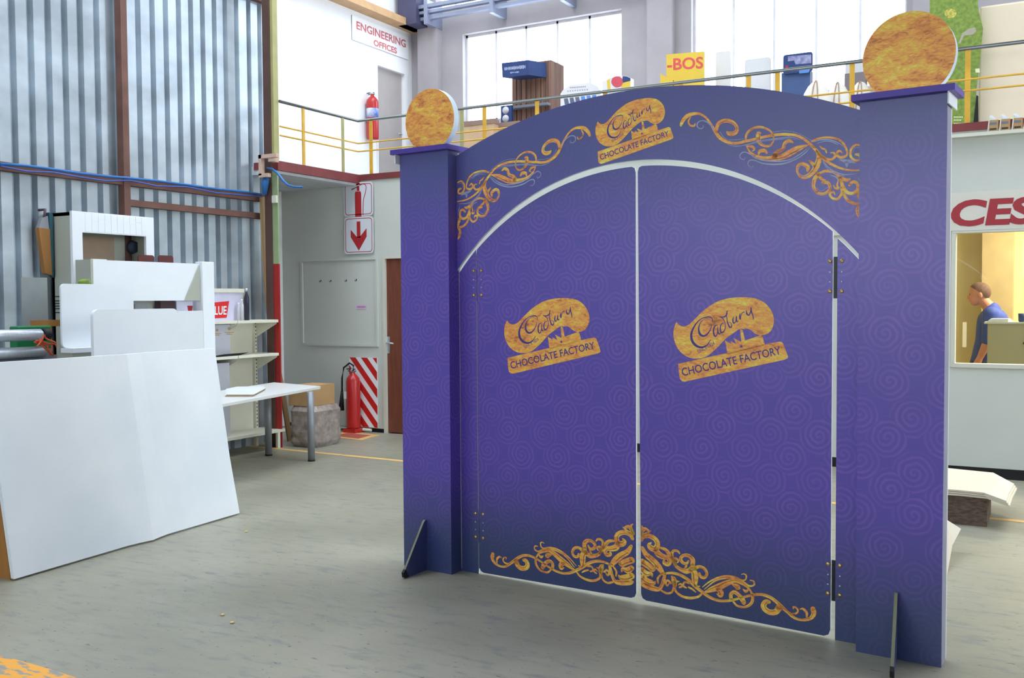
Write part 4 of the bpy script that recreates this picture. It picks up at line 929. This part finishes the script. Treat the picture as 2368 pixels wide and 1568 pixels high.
# guard rail: its steel handrail, two yellow lower rails and posts
t = thing('guard_rail', 'guard rail with grey handrail and yellow posts round the upper deck', 'railing', (XC, YO, ZF))
zt_ = 3.745; z2 = at(2266, 181, y=YO).z; z3 = at(2266, 207, y=YO).z
MB().tube([(XC, YC+.06, zt_), (XC, YO, zt_), (XR, YO, zt_)], .017, RAIL, 10).build('handrail', t)
for z in (z2, z3): MB().tube([(XC, YC+.06, z), (XC, YO, z), (XR, YO, z)], .009, YEL, 8).build('lower_rail', t)
for k, px in enumerate((702, 793)):
    y = at(px, 330, x=XC).y; MB().box(XC-.006, XC+.006, y-.02, y+.02, ZD+.03, zt_-.01, YEL if k == 0 else OLIVE).build('rail_post', t)
for px in (857, 1068, 1120, 1242, 1400, 1575, 1731, 1798, 1970, 2237):
    x = at(px, 250, y=YO).x; MB().box(x-.022, x+.022, YO-.006, YO+.006, ZD+.03, zt_-.01, OLIVE if px == 1068 else YEL).build('rail_post', t)
MB().box(-1.4, XR, YO-.09, YO-.001, 2.97, 3.0, CREAM).build('trim_13', kind='structure')
# ledge holders
for k, px in enumerate((2283, 2310, 2339, 2366)):
    a = at(px, 300, y=YO-.085); x = a.x; z = 3.001
    t = thing('leaflet_holder', 'cream leaflet holder on the office ledge, %s' % ('leftmost of the row', 'second from the left', 'third from the left', 'fourth, at the photo edge')[k], 'holder', (x, YO-.05, z), 'leaflet holders on the office ledge')
    MB().ext([(x, YO-.085, z), (x, YO-.05, z), (x+.015, YO-.05, z+.13), (x+.012, YO-.085, z+.12)], (.008, 0, 0), CREAM).build('side', t)
    MB().box(x+.008, x+.085, YO-.075, YO-.07, z, z+.095, CARD).build('front', t)
    MB().ext([(x+.014, YO-.06, z+.05), (x+.075, YO-.06, z+.05), (x+.07, YO-.06, z+.10), (x+.04, YO-.06, z+.135), (x+.018, YO-.06, z+.14)], (0, .003, 0), WHITE).build('leaflet', t)
    mb = MB(); mb.box(x+.02, x+.07, YO-.0765, YO-.0755, z+.055, z+.075, mat('print_slate', (110, 122, 136), .6)).box(x+.02, x+.07, YO-.0765, YO-.0755, z+.01, z+.025, DARK); mb.build('print', t)
# ENGINEERING OFFICES sign on the white wall
def wxp(a, b): return at(a, b, x=XW+.012)
t = thing('wall_sign', 'white wall sign with pale red ENGINEERING OFFICES lettering over the grey door', 'sign', tuple(wxp(880, 85)))
P = [wxp(814, 36), wxp(944, 84), wxp(944, 134), wxp(814, 86)]; zt_s = (P[0].z+P[1].z)/2; zb_s = (P[2].z+P[3].z)/2-.03; P[0].z = P[1].z = zt_s; P[2].z = P[3].z = zb_s; P[3].y = P[0].y; P[2].y = P[1].y
MB().ext(P, (-.012, 0, 0), mat('engineering_plate', (250, 250, 250), .6, var=.02), side=GREYM).build('plate', t)
o = P[0]; ux = (P[1]-P[0]).normalized(); W_ = (P[1]-P[0]).length; uz = V3(0, 0, 1); PRED = mat('pale_red', (214, 120, 124), .6)  # red made pale: the sign's overexposure is put into the colour
ys0, ys1 = P[0].y, P[1].y; ztop = (P[0].z+P[1].z)/2
for body, zc_, sz_, ft, xo in (('ENGINEERING', ztop-.17, .145, .88*(ys1-ys0), .07), ('OFFICES', ztop-.31, .11, .42*(ys1-ys0), .36)):
    mb = MB(); text(mb, body, PRED, lambda u, v: V3(XW+.0135, ys0+xo*(ys1-ys0)+u, zc_+v), size=sz_*1.05, fit=ft, bold=.004); mb.build('lettering', t)
P = at(866, 322, x=XW+.13)
ue = extinguisher('fire_extinguisher', 'red fire extinguisher with blue and white labels on the upper white wall', XW+.1, P.y, P.z, .66, .085, False)
MB().box(XW, XW+.02, P.y-.03, P.y+.03, P.z+.25, P.z+.5, GREYM).build('wall_bracket', ue)
single(MB().box(-8.0, -7.9, YB-.2, YB-.17, 3.4, 3.5, CREAM), 'socket', 'small cream socket on the rear wall', 'socket') if 0 else None
def stand(name, label, cat, x0, x1, ytop, Y, dep, m_, zb=None, ybot=None, group=None, r=0, side=None):
    a = at(x0, ytop, y=Y); b = at(x1, ytop, y=Y); zt2 = at((x0+x1)/2, ytop, y=Y).z; z0 = (at((x0+x1)/2, ybot, y=Y).z if ybot else (zb if zb is not None else ZF))
    if r: mb = MB().ext([(x, Y, z) for x, z in rrect(a.x, b.x, z0, zt2, r)], (0, dep, 0), m_, side=side)
    else: mb = MB().ext([(a.x, Y, z0), (b.x, Y, z0), (b.x, Y, zt2), (a.x, Y, zt2)], (0, dep, 0), m_, side=side)
    return mb, a.x, b.x, z0, zt2
NAVY = mat('navy_print', (44, 66, 118), .5, var=.2); SKYB = mat('sky_blue_print', (92, 142, 210), .5); SLAT = mat('brown_slats', (142, 104, 84), .6, rgb2=(96, 70, 60), scale=6, stretch=(6, 6, .15)); LTXT = mat('pale_text', (190, 198, 222), .6)
# slatted cabinet with the blue header box
Yc = 10.7
t = thing('slatted_cabinet', 'brown slatted display cabinet on the upper deck before the first window', 'cabinet', (at(1230, 250, y=Yc).x, Yc, ZF))
mb, xa, xb, z0, z1 = stand('', '', '', 1184, 1274, 145, Yc, .35, SLAT); mb.build('body', t)
mb = MB(); n = 8
for i in range(n): mb.box(xa+(xb-xa)*i/n+.008, xa+(xb-xa)*(i+1)/n-.004, Yc-.012, Yc-.001, z0, z1-.01, SLAT)
mb.build('slats', t)
zs = at(1230, 240, y=Yc-.1).z; MB().box(xa, xb, Yc-.1, Yc-.013, zs-.03, zs, mat('shelf_slate', (120, 124, 134), .5)).build('shelf', t)
Yh = 10.45
t = thing('header_box', 'blue header box with pale lettering on the front of the brown slatted cabinet', 'box', (at(1195, 160, y=Yh).x, Yh, at(1195, 180, y=Yh).z))
a, b, c, d = at(1160, 146, y=Yh), at(1222, 139, y=Yh), at(1223, 173, y=Yh), at(1162, 179, y=Yh)
MB().ext([a, b, c, d], (.12, Yc-.02-Yh, 0), NAVY).build('body', t)
def q4(p, u, v): return (p[0].lerp(p[1], u)).lerp(p[3].lerp(p[2], u), v)
mb = MB(); Q = [a, b, c, d]; random.seed(11)
for (u0, u1, v0, v1, n) in ((.1, .9, .3, .55, 14), (.3, .65, .68, .8, 9)):
    for i in range(n):
        ua = u0+(u1-u0)*i/n; ub = ua+(u1-u0)/n*.62; h = random.uniform(0, .1)
        mb.add([q4(Q, ua, v0+h)-V3(0, .002, 0), q4(Q, ub, v0)-V3(0, .002, 0), q4(Q, ub, v1)-V3(0, .002, 0), q4(Q, ua, v1-h)-V3(0, .002, 0)], [(0, 1, 2, 3)], LTXT)
mb.build('pale_lettering', t)
for (x0, x1, yt, yb) in ((1158, 1183, 244, 283),):
    t = thing('banner_panel', 'dark blue panel with two pale discs left of the slatted cabinet', 'panel', (at(1170, 260, y=10.48).x, 10.48, ZF))
    mb, xa, xb, z0, z1 = stand('', '', '', x0, x1, yt, 10.48, .04, NAVY); mb.build('board', t)
    for py in (255, 274):
        c = at(1169, py, y=10.478); MB().lathe((c.x, 10.4785, c.z), [(.001, 0), (.045, 0), (.045, .0015)], mat('pale_disc', (205, 200, 205), .6), 20, 'y').build('disc_print', t)
for k, (x0, x1, yt, Y) in enumerate(((1073, 1141, 279, 10.1), (1152, 1200, 283, 10.3))):
    t = thing('carton', ('tan carton with a faint red print behind the guard rail', 'tan carton below the dark blue disc panel')[k], 'box', (at(x0+20, 300, y=Y).x, Y, ZF), 'cartons behind the guard rail')
    mb, xa, xb, z0, z1 = stand('', '', '', x0, x1, yt, Y, .12, mat('tan_carton', (206, 172, 136), .7, var=.15)); mb.build('body', t)
    MB().box(xa-.01, xb+.01, Y-.008, Y+.12, z1-.05, z1+.005, mat('carton_lid', (150, 122, 110), .7)).build('lid', t)
    if k == 0: MB().box(xa+.12, xa+.27, Y-.0015, Y-.0002, z0+.28, z0+.33, mat('faint_red', (196, 120, 110), .6)).build('red_print', t)
# white arched header with product cells
Y = 10.2; t = thing('display_header', 'white arched display header with grey text and small blue cells beneath', 'display', (at(1340, 220, y=Y).x, Y, ZF))
P = [at(x, y, y=Y) for x, y in ((1296, 217), (1303, 207), (1318, 197), (1362, 191), (1380, 198), (1387, 209))]; P += [V3(P[-1].x, Y, ZF), V3(P[0].x, Y, ZF)]
MB().ext(P, (0, .04, 0), mat('header_white', (224, 220, 222), .5, var=.02)).build('board', t)
mb = MB()
for (x0, x1, y0, y1) in ((1318, 1356, 203, 200), (1312, 1362, 211, 207)):
    for i in range(9):
        u = x0+(x1-x0)*i/9; v = y0+(y1-y0)*i/9; mb.add([at(u, v-1.5, y=Y-.0015), at(u+3, v-1.7, y=Y-.0015), at(u+3, v+1.2, y=Y-.0015), at(u, v+1.4, y=Y-.0015)], [(0, 1, 2, 3)], mat('grey_text', (170, 166, 172), .6))
mb.build('grey_lettering', t)
for i in range(6):
    u = 1304+i*13; mb = MB(); mb.add([at(u, 228-i*1.6, y=Y-.002), at(u+9, 227-i*1.6, y=Y-.002), at(u+12, 240-i*1.6, y=Y-.002), at(u+2, 242-i*1.6, y=Y-.002)], [(0, 1, 2, 3)], (mat('cell_slate', (98, 106, 130), .5), SKYB)[i > 2]); mb.build('product_cell', t)
# colourful carton with red roundel
Y = 10.15; t = thing('display_header', 'curved topped white, yellow and blue carton with a red roundel', 'box', (at(1430, 200, y=Y).x, Y, ZF))
P = [at(x, y, y=Y) for x, y in ((1393, 188), (1400, 187), (1410, 181), (1422, 177), (1436, 175), (1450, 176), (1458, 180))]; P += [V3(P[-1].x, Y, ZF), V3(P[0].x, Y, ZF)]
MB().ext(P, (0, .1, 0), MATS['header_white']).build('body', t)
def patch(par, name, pts, Y_, m_): MB().add([at(a_, b_, y=Y_) for a_, b_ in pts], [list(range(len(pts)))], m_).build(name, par)
YP = mat('carton_yellow', (226, 192, 66), .5, var=.06)
patch(t, 'yellow_band', [(1403, 185), (1410, 182), (1412, 206), (1405, 207)], Y-.001, YP); patch(t, 'blue_patch', [(1440, 176), (1450, 177), (1458, 181), (1458, 187), (1438, 192)], Y-.001, NAVY); patch(t, 'yellow_patch', [(1437, 192), (1458, 187), (1458, 203), (1436, 204)], Y-.001, YP)
patch(t, 'red_roundel', [(1427+13.5*math.cos(i*.4), 189+13*math.sin(i*.4)) for i in range(16)], Y-.003, mat('roundel_red', (214, 84, 96), .5))
# yellow -BOS board
Y = 10.4; t = thing('yellow_sign', 'tall yellow board lettered -BOS in red by the rear pier', 'sign', (at(1585, 180, y=Y).x, Y, ZF))
P = [at(1541, 126, y=Y), at(1628, 119, y=Y)]; P += [V3(P[1].x, Y, ZF), V3(P[0].x, Y, ZF)]
MB().ext(P, (0, .03, 0), YP).build('board', t)
mb = MB(); text(mb, '-BOS', mat('orange_red_text', (222, 84, 84), .5), lambda u, v: at(1543+u, 162-v-u*.06, y=Y-.0015), size=37, fit=83, bold=.8); mb.build('lettering', t)
Y = 10.2; P = [at(1527, 169, y=Y), at(1541, 178, y=Y), at(1556, 185, y=Y)]; P += [V3(P[-1].x, Y, ZF), V3(P[0].x, Y, ZF)]
single(MB().ext(P, (0, .03, 0), YP, side=RED), 'yellow_board', 'low yellow slanted board before the -BOS sign', 'board')
GW = mat('grey_white_board', (216, 214, 214), .6, var=.03)
for k, (x0, x1, yt, Y, lb) in enumerate(((1655, 1689, 119, 10.6, 'tall narrow white board right of the yellow -BOS sign'), (1722, 1781, 135, 10.4, 'pale round-cornered board left of the dark blue poster'), (1955, 1998, 142, 10.7, 'white box top behind the striped shells'))):
    mb, *_ = stand('', '', '', x0, x1, yt, Y, .03 if k < 2 else .2, GW, r=.02); single(mb, 'white_board' if k < 2 else 'white_box', lb, 'board' if k < 2 else 'box')
mb, *_ = stand('', '', '', 1953, 2002, 168, 10.45, .1, mat('mauve_grey', (140, 128, 132), .6)); single(mb, 'grey_box', 'mauve grey box between the striped shells and the right pillar disc', 'box')
# dark poster stand
Y = 10.3; t = thing('poster_stand', 'dark blue poster with faded picture on a blue stand', 'poster', (at(1845, 150, y=Y).x, Y, ZF))
a, b = at(1811, 126, y=Y), at(1879, 121, y=Y); z0 = at(1845, 168, y=Y).z
MB().ext([(x, Y, z) for x, z in rrect(a.x, b.x, z0, (a.z+b.z)/2, .025)], (0, .02, 0), NAVY).build('poster', t)
patch(t, 'picture_print', [(1822, 130), (1876, 126), (1876, 146), (1840, 149), (1836, 140), (1822, 142)], Y-.0015, mat('faded_print', (168, 166, 196), .6, rgb2=(110, 112, 160), scale=18)); patch(t, 'red_spot', [(1816, 153), (1822, 151), (1823, 157), (1816, 158)], Y-.0016, RED)
patch(t, 'blue_print', [(1848, 162), (1874, 158), (1870, 168), (1848, 170)], Y-.0015, SKYB)
a, b = at(1806, 190, y=Y), at(1872, 190, y=Y); MB().box(a.x, b.x, Y+.025, Y+.15, ZF, z0+.02, mat('stand_blue', (70, 92, 138), .5)).build('stand', t)
# striped shells: lens shaped domes
for k, (px, w_, yt, Y) in enumerate(((1888, 50, 187, 9.95), (1938, 44, 190, 10.15), (1990, 42, 188, 10.35))):
    a = at(px-w_, 250, y=Y); b = at(px+w_, 250, y=Y); c = at(px, yt, y=Y); rx = (b.x-a.x)/2; h = c.z-ZF
    t = thing('striped_shell', 'cream domed shell with brown stripes on the deck, %s of the three' % ('leftmost', 'middle', 'rightmost')[k], 'shell', ((a.x+b.x)/2, Y, ZF), 'striped shells on the deck')
    mb = MB(); nu, nv = 16, 8; vs = []
    for j in range(nv+1):
        v = math.pi/2*j/nv
        for i in range(nu+1):
            u = math.pi*i/nu-math.pi; vs.append(((a.x+b.x)/2+rx*math.cos(u)*math.cos(v), Y+.12*math.sin(u)*math.cos(v)+.0, ZF+h*math.sin(v)))
    m1 = nu+1; mb.add(vs, [(j*m1+i, j*m1+i+1, (j+1)*m1+i+1, (j+1)*m1+i) for j in range(nv) for i in range(nu)], mat('shell_cream', (224, 218, 208), .6, var=.03), True)
    mb.add([((a.x+b.x)/2+rx*math.cos(math.pi*i/12), Y+.001, ZF+h*math.sin(math.pi*i/12)) for i in range(13)], [list(range(13))], MATS['shell_cream']); mb.build('shell', t)
    for u0 in (-.62, -.5, -.36, -.68) if 0 else (-1.75, -1.35):
        S = [Vector(((a.x+b.x)/2+rx*math.cos(u0)*math.cos(v)*1.005, Y+.122*math.sin(u0)*math.cos(v)-.002, ZF+h*math.sin(v)*1.003)) for v in np.linspace(0, 1.45, 12)]
        mb = MB().tube(S, .006, mat('stripe_brown', (176, 146, 122), .6), 6); mb.build('stripe', t)
# green golf board and cream cabinet
Y = 9.9; GRN = mat('grass_green_print', (138, 158, 70), .6, rgb2=(104, 130, 54), scale=30)
t = thing('golf_board', 'tall green shaped board with a golf club and yellow medallion print', 'board', (at(2200, 150, y=Y).x, Y, ZF))
P = [at(x, y, y=Y) for x, y in ((2150, -120), (2256, -120), (2262, 20), (2273, 65), (2266, 140), (2258, 205), (2252, 280), (2150, 290))]
for p_ in P[-2:]: p_.z = ZF
MB().ext(P, (0, .02, 0), GRN).build('board', t)
patch(t, 'yellow_medallion', [(2198+14*math.cos(i*.4), 31+11*math.sin(i*.4)) for i in range(16)], Y-.0015, mat('medallion', (222, 214, 110), .5, rgb2=(150, 140, 50), scale=40))
patch(t, 'club_head_print', [(2224, 78), (2240, 66), (2254, 63), (2258, 72), (2250, 80), (2232, 82)], Y-.0015, mat('club_grey', (176, 170, 150), .5)); patch(t, 'club_shaft_print', [(2225, 78), (2230, 81), (2221, 100), (2216, 100)], Y-.0015, MATS['club_grey'])
patch(t, 'tee_print', [(2255, 159), (2265, 158), (2266, 168), (2256, 168)], Y-.0015, mat('tee_white', (236, 236, 190), .5))
mb = MB()
for j, (yy, xe) in enumerate(((271, 2225), (278, 2222), (286, 2232))):
    u = 2206
    while u < xe: mb.add([at(u, yy-1.5, y=Y-.0015), at(u+2.5, yy-2, y=Y-.0015), at(u+2.5, yy+1, y=Y-.0015), at(u, yy+1.5, y=Y-.0015)], [(0, 1, 2, 3)], MATS['tee_white']); u += 3.6
mb.build('white_lettering', t)
Y = 9.88; P = [at(2258, 220, y=Y), at(2262, 222, y=Y), at(2263, 285, y=Y), at(2248, 285, y=Y)]; P[2].z = P[3].z = ZF
single(MB().ext(P, (0, .012, 0), BLACK), 'black_sleeve', 'narrow black case between the green board and the cream cabinet', 'case')
Y = 10.0; a, b = at(2264, 15, y=Y), at(2372, 15, y=Y)
t = thing('cream_cabinet', 'tall cream cabinet at the upper right corner beside the green board', 'cabinet', ((a.x+b.x)/2+.3, Y, ZF))
mb = MB().box(a.x, b.x+.5, Y, Y+.6, ZF, a.z, mat('cream_cabinet_paint', (226, 210, 184), .6, var=.03)); mb.build('body', t, bevel=.02)
MB().tube([(b.x+.3, Y-.01, 3.9), (b.x+.3, Y-.01, 4.1)], .01, STEEL, 8).build('handle', t)

# ---------------------------------------------------------------- office sign, office and the person
t = thing('office_sign', 'cream fascia sign with large red OFFICES lettering over the office window', 'sign', (-1.0, YO, 2.35))
zz0, zz1 = 2.165, 2.50
MB().box(-2.6, 1.4, YO-.012, YO-.001, zz0, zz1, mat('sign_cream', (216, 211, 200), .6, var=.02), ).build('plate', t)
mb = MB(); text(mb, 'OFFICES', mat('office_sign_red', (164, 52, 60), .6, var=.03), lambda u, v: V3(-1.63+u, YO-.0135, 2.215+v), size=.30, shear=.12, fit=1.46, bold=.012); mb.build('lettering', t)
def inp(y): return lambda a_, b_: at(a_, b_, y=y)
Yd = 10.25; a = at(2284, 746, y=Yd); 
t = thing('filing_cabinet', 'olive grey cabinet inside the office behind the window', 'cabinet', (0, Yd, 0))
MB().box(a.x, 1.0, Yd, Yd+.28, 0, a.z-.012, mat('cabinet_olive', (176, 168, 120), .5, var=.04)).build('body', t)
MB().box(a.x-.03, 1.0, Yd-.02, Yd+.28, a.z-.0115, a.z+.005, mat('cabinet_top', (206, 206, 180), .4)).build('top', t)
MB().box(a.x+.3, a.x+.42, Yd-.02, Yd-.001, a.z-.2, a.z-.18, DARK).build('drawer_handle', t)
p0 = at(2305, 738, y=Yd+.1); mb = MB()
for k in range(4): mb.ext([(p0.x-.08+.01*k, Yd+.03, a.z+.006+k*.008), (p0.x+.1, Yd+.03, a.z+.006+k*.008), (p0.x+.14-.01*k, Yd+.25, a.z+.006+k*.008), (p0.x-.04, Yd+.26, a.z+.006+k*.008)], (0, 0, .006), WHITE)
single(mb, 'paper_pile', 'small pile of white papers on the olive cabinet in the office', 'paper')
p0 = at(2364, 742, y=Yd+.08); mb = MB().lathe((p0.x, Yd+.1, a.z+.0055), [(.028, 0), (.034, .01), (.036, .08), (.032, .08), (.03, .012)], NAVY, 20); single(mb, 'blue_mug', 'dark blue mug on the olive cabinet at the photo edge', 'mug')
p0 = at(2233, 745, y=11.69); p1 = at(2236, 803, y=11.69); single(MB().box(p0.x-.03, p0.x+.01, 11.692, 11.70, p1.z, p0.z, CREAM), 'wall_trunking', 'short cream wall strip behind the person in the office', 'strip')
# person: bends forward at the cabinet, profile to the left
YPp = 10.9
SKINM = mat('skin', (214, 150, 122), .5, var=.06, scale=12); SHIRT = mat('blue_shirt', (66, 88, 176), .7, var=.2, scale=10); TROU = mat('dark_trousers', (48, 50, 60), .8); HAIR = mat('cropped_hair', (120, 92, 78), .8, var=.3, scale=60)
def capsule(mb, a, b, ra, rb, mt, n=16):
    a, b = Vector(a), Vector(b); L_ = (b-a).length; t_ = (b-a).normalized(); q_ = Vector((0, 0, 1)) if abs(t_.z) < .9 else Vector((1, 0, 0))
    x_ = t_.cross(q_).normalized(); y_ = t_.cross(x_); rings = [(ra*math.sin(k*math.pi/10), -ra*math.cos(k*math.pi/10)) for k in range(1, 6)]+[(rb*math.sin(k*math.pi/10), L_-rb*math.cos(k*math.pi/10)) for k in range(5, 10)]
    vs = [a+t_*h+(x_*math.cos(2*math.pi*i/n)+y_*math.sin(2*math.pi*i/n))*r_ for r_, h in rings for i in range(n)]; m_ = len(rings)
    fs = [(k*n+i, k*n+(i+1) % n, (k+1)*n+(i+1) % n, (k+1)*n+i) for k in range(m_-1) for i in range(n)]+[tuple(reversed(range(n))), tuple((m_-1)*n+i for i in range(n))]
    mb.add(vs, fs, mt, True)
def ellipsoid(mb, c, rx, ry, rz, mt, tilt=0., n=20):
    vs = []; R3 = Matrix.Rotation(tilt, 3, 'Y')
    for k in range(1, 12):
        for i in range(n):
            vs.append(Vector(c)+R3@Vector((rx*math.sin(k*math.pi/12)*math.cos(2*math.pi*i/n), ry*math.sin(k*math.pi/12)*math.sin(2*math.pi*i/n), rz*math.cos(k*math.pi/12))))
    mb.add(vs, [(k*n+i, k*n+(i+1) % n, (k+1)*n+(i+1) % n, (k+1)*n+i) for k in range(10) for i in range(n)]+[tuple(range(n)), tuple(reversed([10*n+i for i in range(n)]))], mt, True)
def skin(name, parent, pts, edges, mt, voxel=.008, blobs=(), smooth=6):
    """closed overlapping limbs and ellipsoids fused into one continuous surface"""
    mb = MB()
    for a_, b_ in edges:
        r_ = [max(q_) if isinstance(q_, tuple) else q_ for q_ in (pts[a_][1], pts[b_][1])]
        capsule(mb, pts[a_][0], pts[b_][0], r_[0], r_[1], mt)
    for b_ in blobs: ellipsoid(mb, *b_[:4], mt, *b_[4:])
    o = mb.build(name, parent); m_ = o.modifiers.new('fuse', 'REMESH'); m_.mode = 'VOXEL'; m_.voxel_size = voxel; m_.use_smooth_shade = True
    if smooth: s_ = o.modifiers.new('smooth', 'SMOOTH'); s_.factor = .5; s_.iterations = smooth
    return o
hipx = at(2272, 850, y=YPp); sh = at(2294, 722, y=YPp); nk = at(2289, 706, y=YPp); hd = at(2264, 680, y=YPp)
person = thing('person', 'person in a blue shirt bending forward beside the olive office cabinet', 'person', (hipx.x, YPp, 0))
hp = V3(hipx.x+.02, YPp, .93)
J = {}
pts = []; ed = []
def add(n_, p_, r_, to=None):
    J[n_] = len(pts); pts.append((tuple(p_), r_))
    if to: ed.append((J[to], J[n_]))
add('pel', hp, .13); add('wai', hp.lerp(sh, .4)+V3(.02, 0, 0), .12, 'pel'); add('che', hp.lerp(sh, .8)+V3(.02, 0, 0), .125, 'wai'); add('nb', sh+V3(-.01, 0, .03), .07, 'che'); add('nm', nk+V3(-.03, 0, .01), .056, 'nb'); add('hd0', hd+V3(.012, 0, -.03), .055, 'nm')
for s_ in (-1, 1):
    k_ = 'l' if s_ < 0 else 'r'
    add('hip'+k_, hp+V3(0, .1*s_, -.08), .085, 'pel'); add('kn'+k_, V3(hp.x-.03*s_, YPp+.11*s_, .5), .06, 'hip'+k_); add('an'+k_, V3(hp.x+.04-.05*s_, YPp+.11*s_, .09), .042, 'kn'+k_); add('to'+k_, V3(hp.x-.14-.05*s_, YPp+.12*s_, .04), .035, 'an'+k_)
    add('sh'+k_, sh+V3(0, .17*s_, -.02), .062, 'che')
    el = at(2284, 790, y=YPp+.2*s_)+V3(.02*(s_ > 0), 0, 0); wr = at(2266, 828, y=YPp+.2*s_)
    add('el'+k_, el, .045, 'sh'+k_); add('wr'+k_, wr, .03, 'el'+k_); pal = wr+(wr-el).normalized()*.07; add('pa'+k_, pal, (.036, .02), 'wr'+k_)
    dn = (wr-el).normalized()
    for f_ in range(4):
        b0 = pal+V3(0, (-.027+.018*f_), 0)+dn*.02; l_ = (.034, .042, .038, .028)[f_]
        add('f%d%s' % (f_, k_), b0+dn*l_*.7, .0088, 'pa'+k_); add('g%d%s' % (f_, k_), b0+dn*l_*1.5+V3(.012, 0, 0), .0075, 'f%d%s' % (f_, k_))
    add('th'+k_, pal+V3(-.028, .022*s_, .01), .010, 'pa'+k_); add('tt'+k_, pal+V3(-.04, .03*s_, -.022), .0085, 'th'+k_)
HB = [(hd+V3(.008, 0, .02), .100, .078, .095, .25), (hd+V3(-.022, 0, -.03), .066, .060, .085, .15), (hd+V3(-.040, 0, -.088), .036, .038, .030, 0), (hd+V3(-.092, 0, -.028), .016, .012, .026, .35), (hd+V3(-.082, 0, .012), .010, .045, .012, 0), (hd+V3(-.082, 0, -.062), .012, .022, .012, 0)]
HB += [(hd+V3(.016, .078*s_, -.012), .020, .010, .032, -.15) for s_ in (-1, 1)]
skin('body', person, pts, ed, SKINM, .0045, HB, 4)
sp_ = [(hp+V3(0, 0, -.04), .142), (hp.lerp(sh, .4)+V3(.02, 0, 0), .137), (hp.lerp(sh, .8)+V3(.02, 0, 0), .148), (sh+V3(0, 0, .02), .082)]; se = [(0, 1), (1, 2), (2, 3)]
for s_ in (-1, 1):
    el = at(2284, 790, y=YPp+.2*s_)+V3(.02*(s_ > 0), 0, 0); sh_ = sh+V3(0, .17*s_, -.02); k_ = len(sp_)
    sp_ += [(sh_, .078), (sh_.lerp(el, .55), .068), (sh_.lerp(el, .95), .062)]; se += [(2, k_), (k_, k_+1), (k_+1, k_+2)]
skin('shirt', person, [(tuple(p_), r_) for p_, r_ in sp_], se, SHIRT, .009, (), 8)
tp = [(hp+V3(0, 0, -.02), .14)]; te = []
for s_ in (-1, 1):
    k_ = len(tp); tp += [(hp+V3(0, .1*s_, -.1), .098), (V3(hp.x-.03*s_, YPp+.11*s_, .5), .075), (V3(hp.x+.04-.05*s_, YPp+.11*s_, .12), .06)]; te += [(0, k_), (k_, k_+1), (k_+1, k_+2)]
skin('trousers', person, [(tuple(p_), r_) for p_, r_ in tp], te, TROU, .01, (), 8)
mb = MB(); vs = []; nu, nv = 24, 9; R3 = Matrix.Rotation(.25, 3, 'Y')
for j in range(nv+1):
    v = math.pi/2*j/nv
    for i in range(nu):
        u = 2*math.pi*i/nu; bk = .5+.5*math.cos(u); lo = .03-.095*bk**1.5; t2 = lo+(.099-lo)*math.sin(v); cr = math.sqrt(max(0, 1-(t2/.0995)**2))
        vs.append(hd+V3(.008, 0, .02)+R3@Vector((.104*cr*math.cos(u), .082*cr*math.sin(u), t2)))
mb.add(vs, [(j*nu+i, j*nu+(i+1) % nu, (j+1)*nu+(i+1) % nu, (j+1)*nu+i) for j in range(nv) for i in range(nu)], HAIR, True); mb.build('hair', person)
for s_ in (-1, 1):
    MB().lathe(tuple(hd+V3(-.083, .03*s_, -.004)), [(.001, -.004), (.006, 0), (.001, .004)], mat('eye_dark', (50, 36, 30), .3), 10, 'x').build('eye', person)

# ---------------------------------------------------------------- floor, right of the gate
single(MB().box(-1.2, at(2281, 1222, z=0).x, 7.42, 7.9, 0, .2, mat('brown_felt', (116, 98, 86), .9, rgb2=(84, 70, 64), scale=26, stretch=(1, 1, 3), bump=.6)), 'felt_bundle', 'brown felt bundle on the floor under the white foam sheets, right of the gate', 'bundle')
FM = mat('foam_ivory', (218, 208, 190), .6, var=.03)
def zfit(px, py, y): return at(px, py, y=y)
R_ = [[(2150, 1089), (2225, 1091), (2297, 1093), (2345, 1132)], [(2150, 1128), (2225, 1131), (2310, 1135), (2333, 1158)], [(2150, 1167), (2225, 1170), (2275, 1174), (2327, 1197)]]
ysr = [[8.35, 8.3, 8.2, 8.0], [7.9, 7.85, 7.75, 7.6], [7.4, 7.4, 7.38, 7.3]]
t = thing('foam_sheets', 'stack of ivory foam sheets sagging over the brown bundle behind the right pillar', 'sheets', (-.8, 7.8, .2))
for k in range(3):
    mb = MB(); vs = []
    for dz_ in (0, -.012):
        for j in range(3):
            for i in range(4):
                p_ = zfit(*R_[j][i], ysr[j][i]); p_ = V3(p_.x+.01*k, p_.y+.0*k, max(p_.z, .215)-.0145*k+dz_-(0 if i < 3 else .0)); p_.z = max(p_.z, .2145-.0145*k+dz_+.03) if i < 3 else p_.z; vs.append(p_)
    for b_ in (0, 12):
        pass
    fs = [(j*4+i, j*4+i+1, (j+1)*4+i+1, (j+1)*4+i) for j in range(2) for i in range(3)]; fs += [tuple(12+q_ for q_ in reversed(f_)) for f_ in fs]
    rim = [0, 1, 2, 3, 7, 11, 10, 9, 8, 4]; fs += [(rim[i], rim[(i+1) % 10], 12+rim[(i+1) % 10], 12+rim[i]) for i in range(10)]
    mb.add(vs, fs, FM); mb.build('foam_sheet', t)
P = [at(2160, 1195, y=6.6), at(2186, 1201, y=6.6), at(2222, 1224, y=6.6), at(2202, 1262, y=6.45), at(2193, 1290, y=6.35), at(2190, 1330, z=0), at(2160, 1330, z=0)]
t = thing('foam_offcut', 'curled white foam offcut standing on the floor right beside the right pillar', 'sheets', (P[5].x, P[5].y, 0))
MB().ext(P, (0, .012, 0), FM).build('offcut', t)
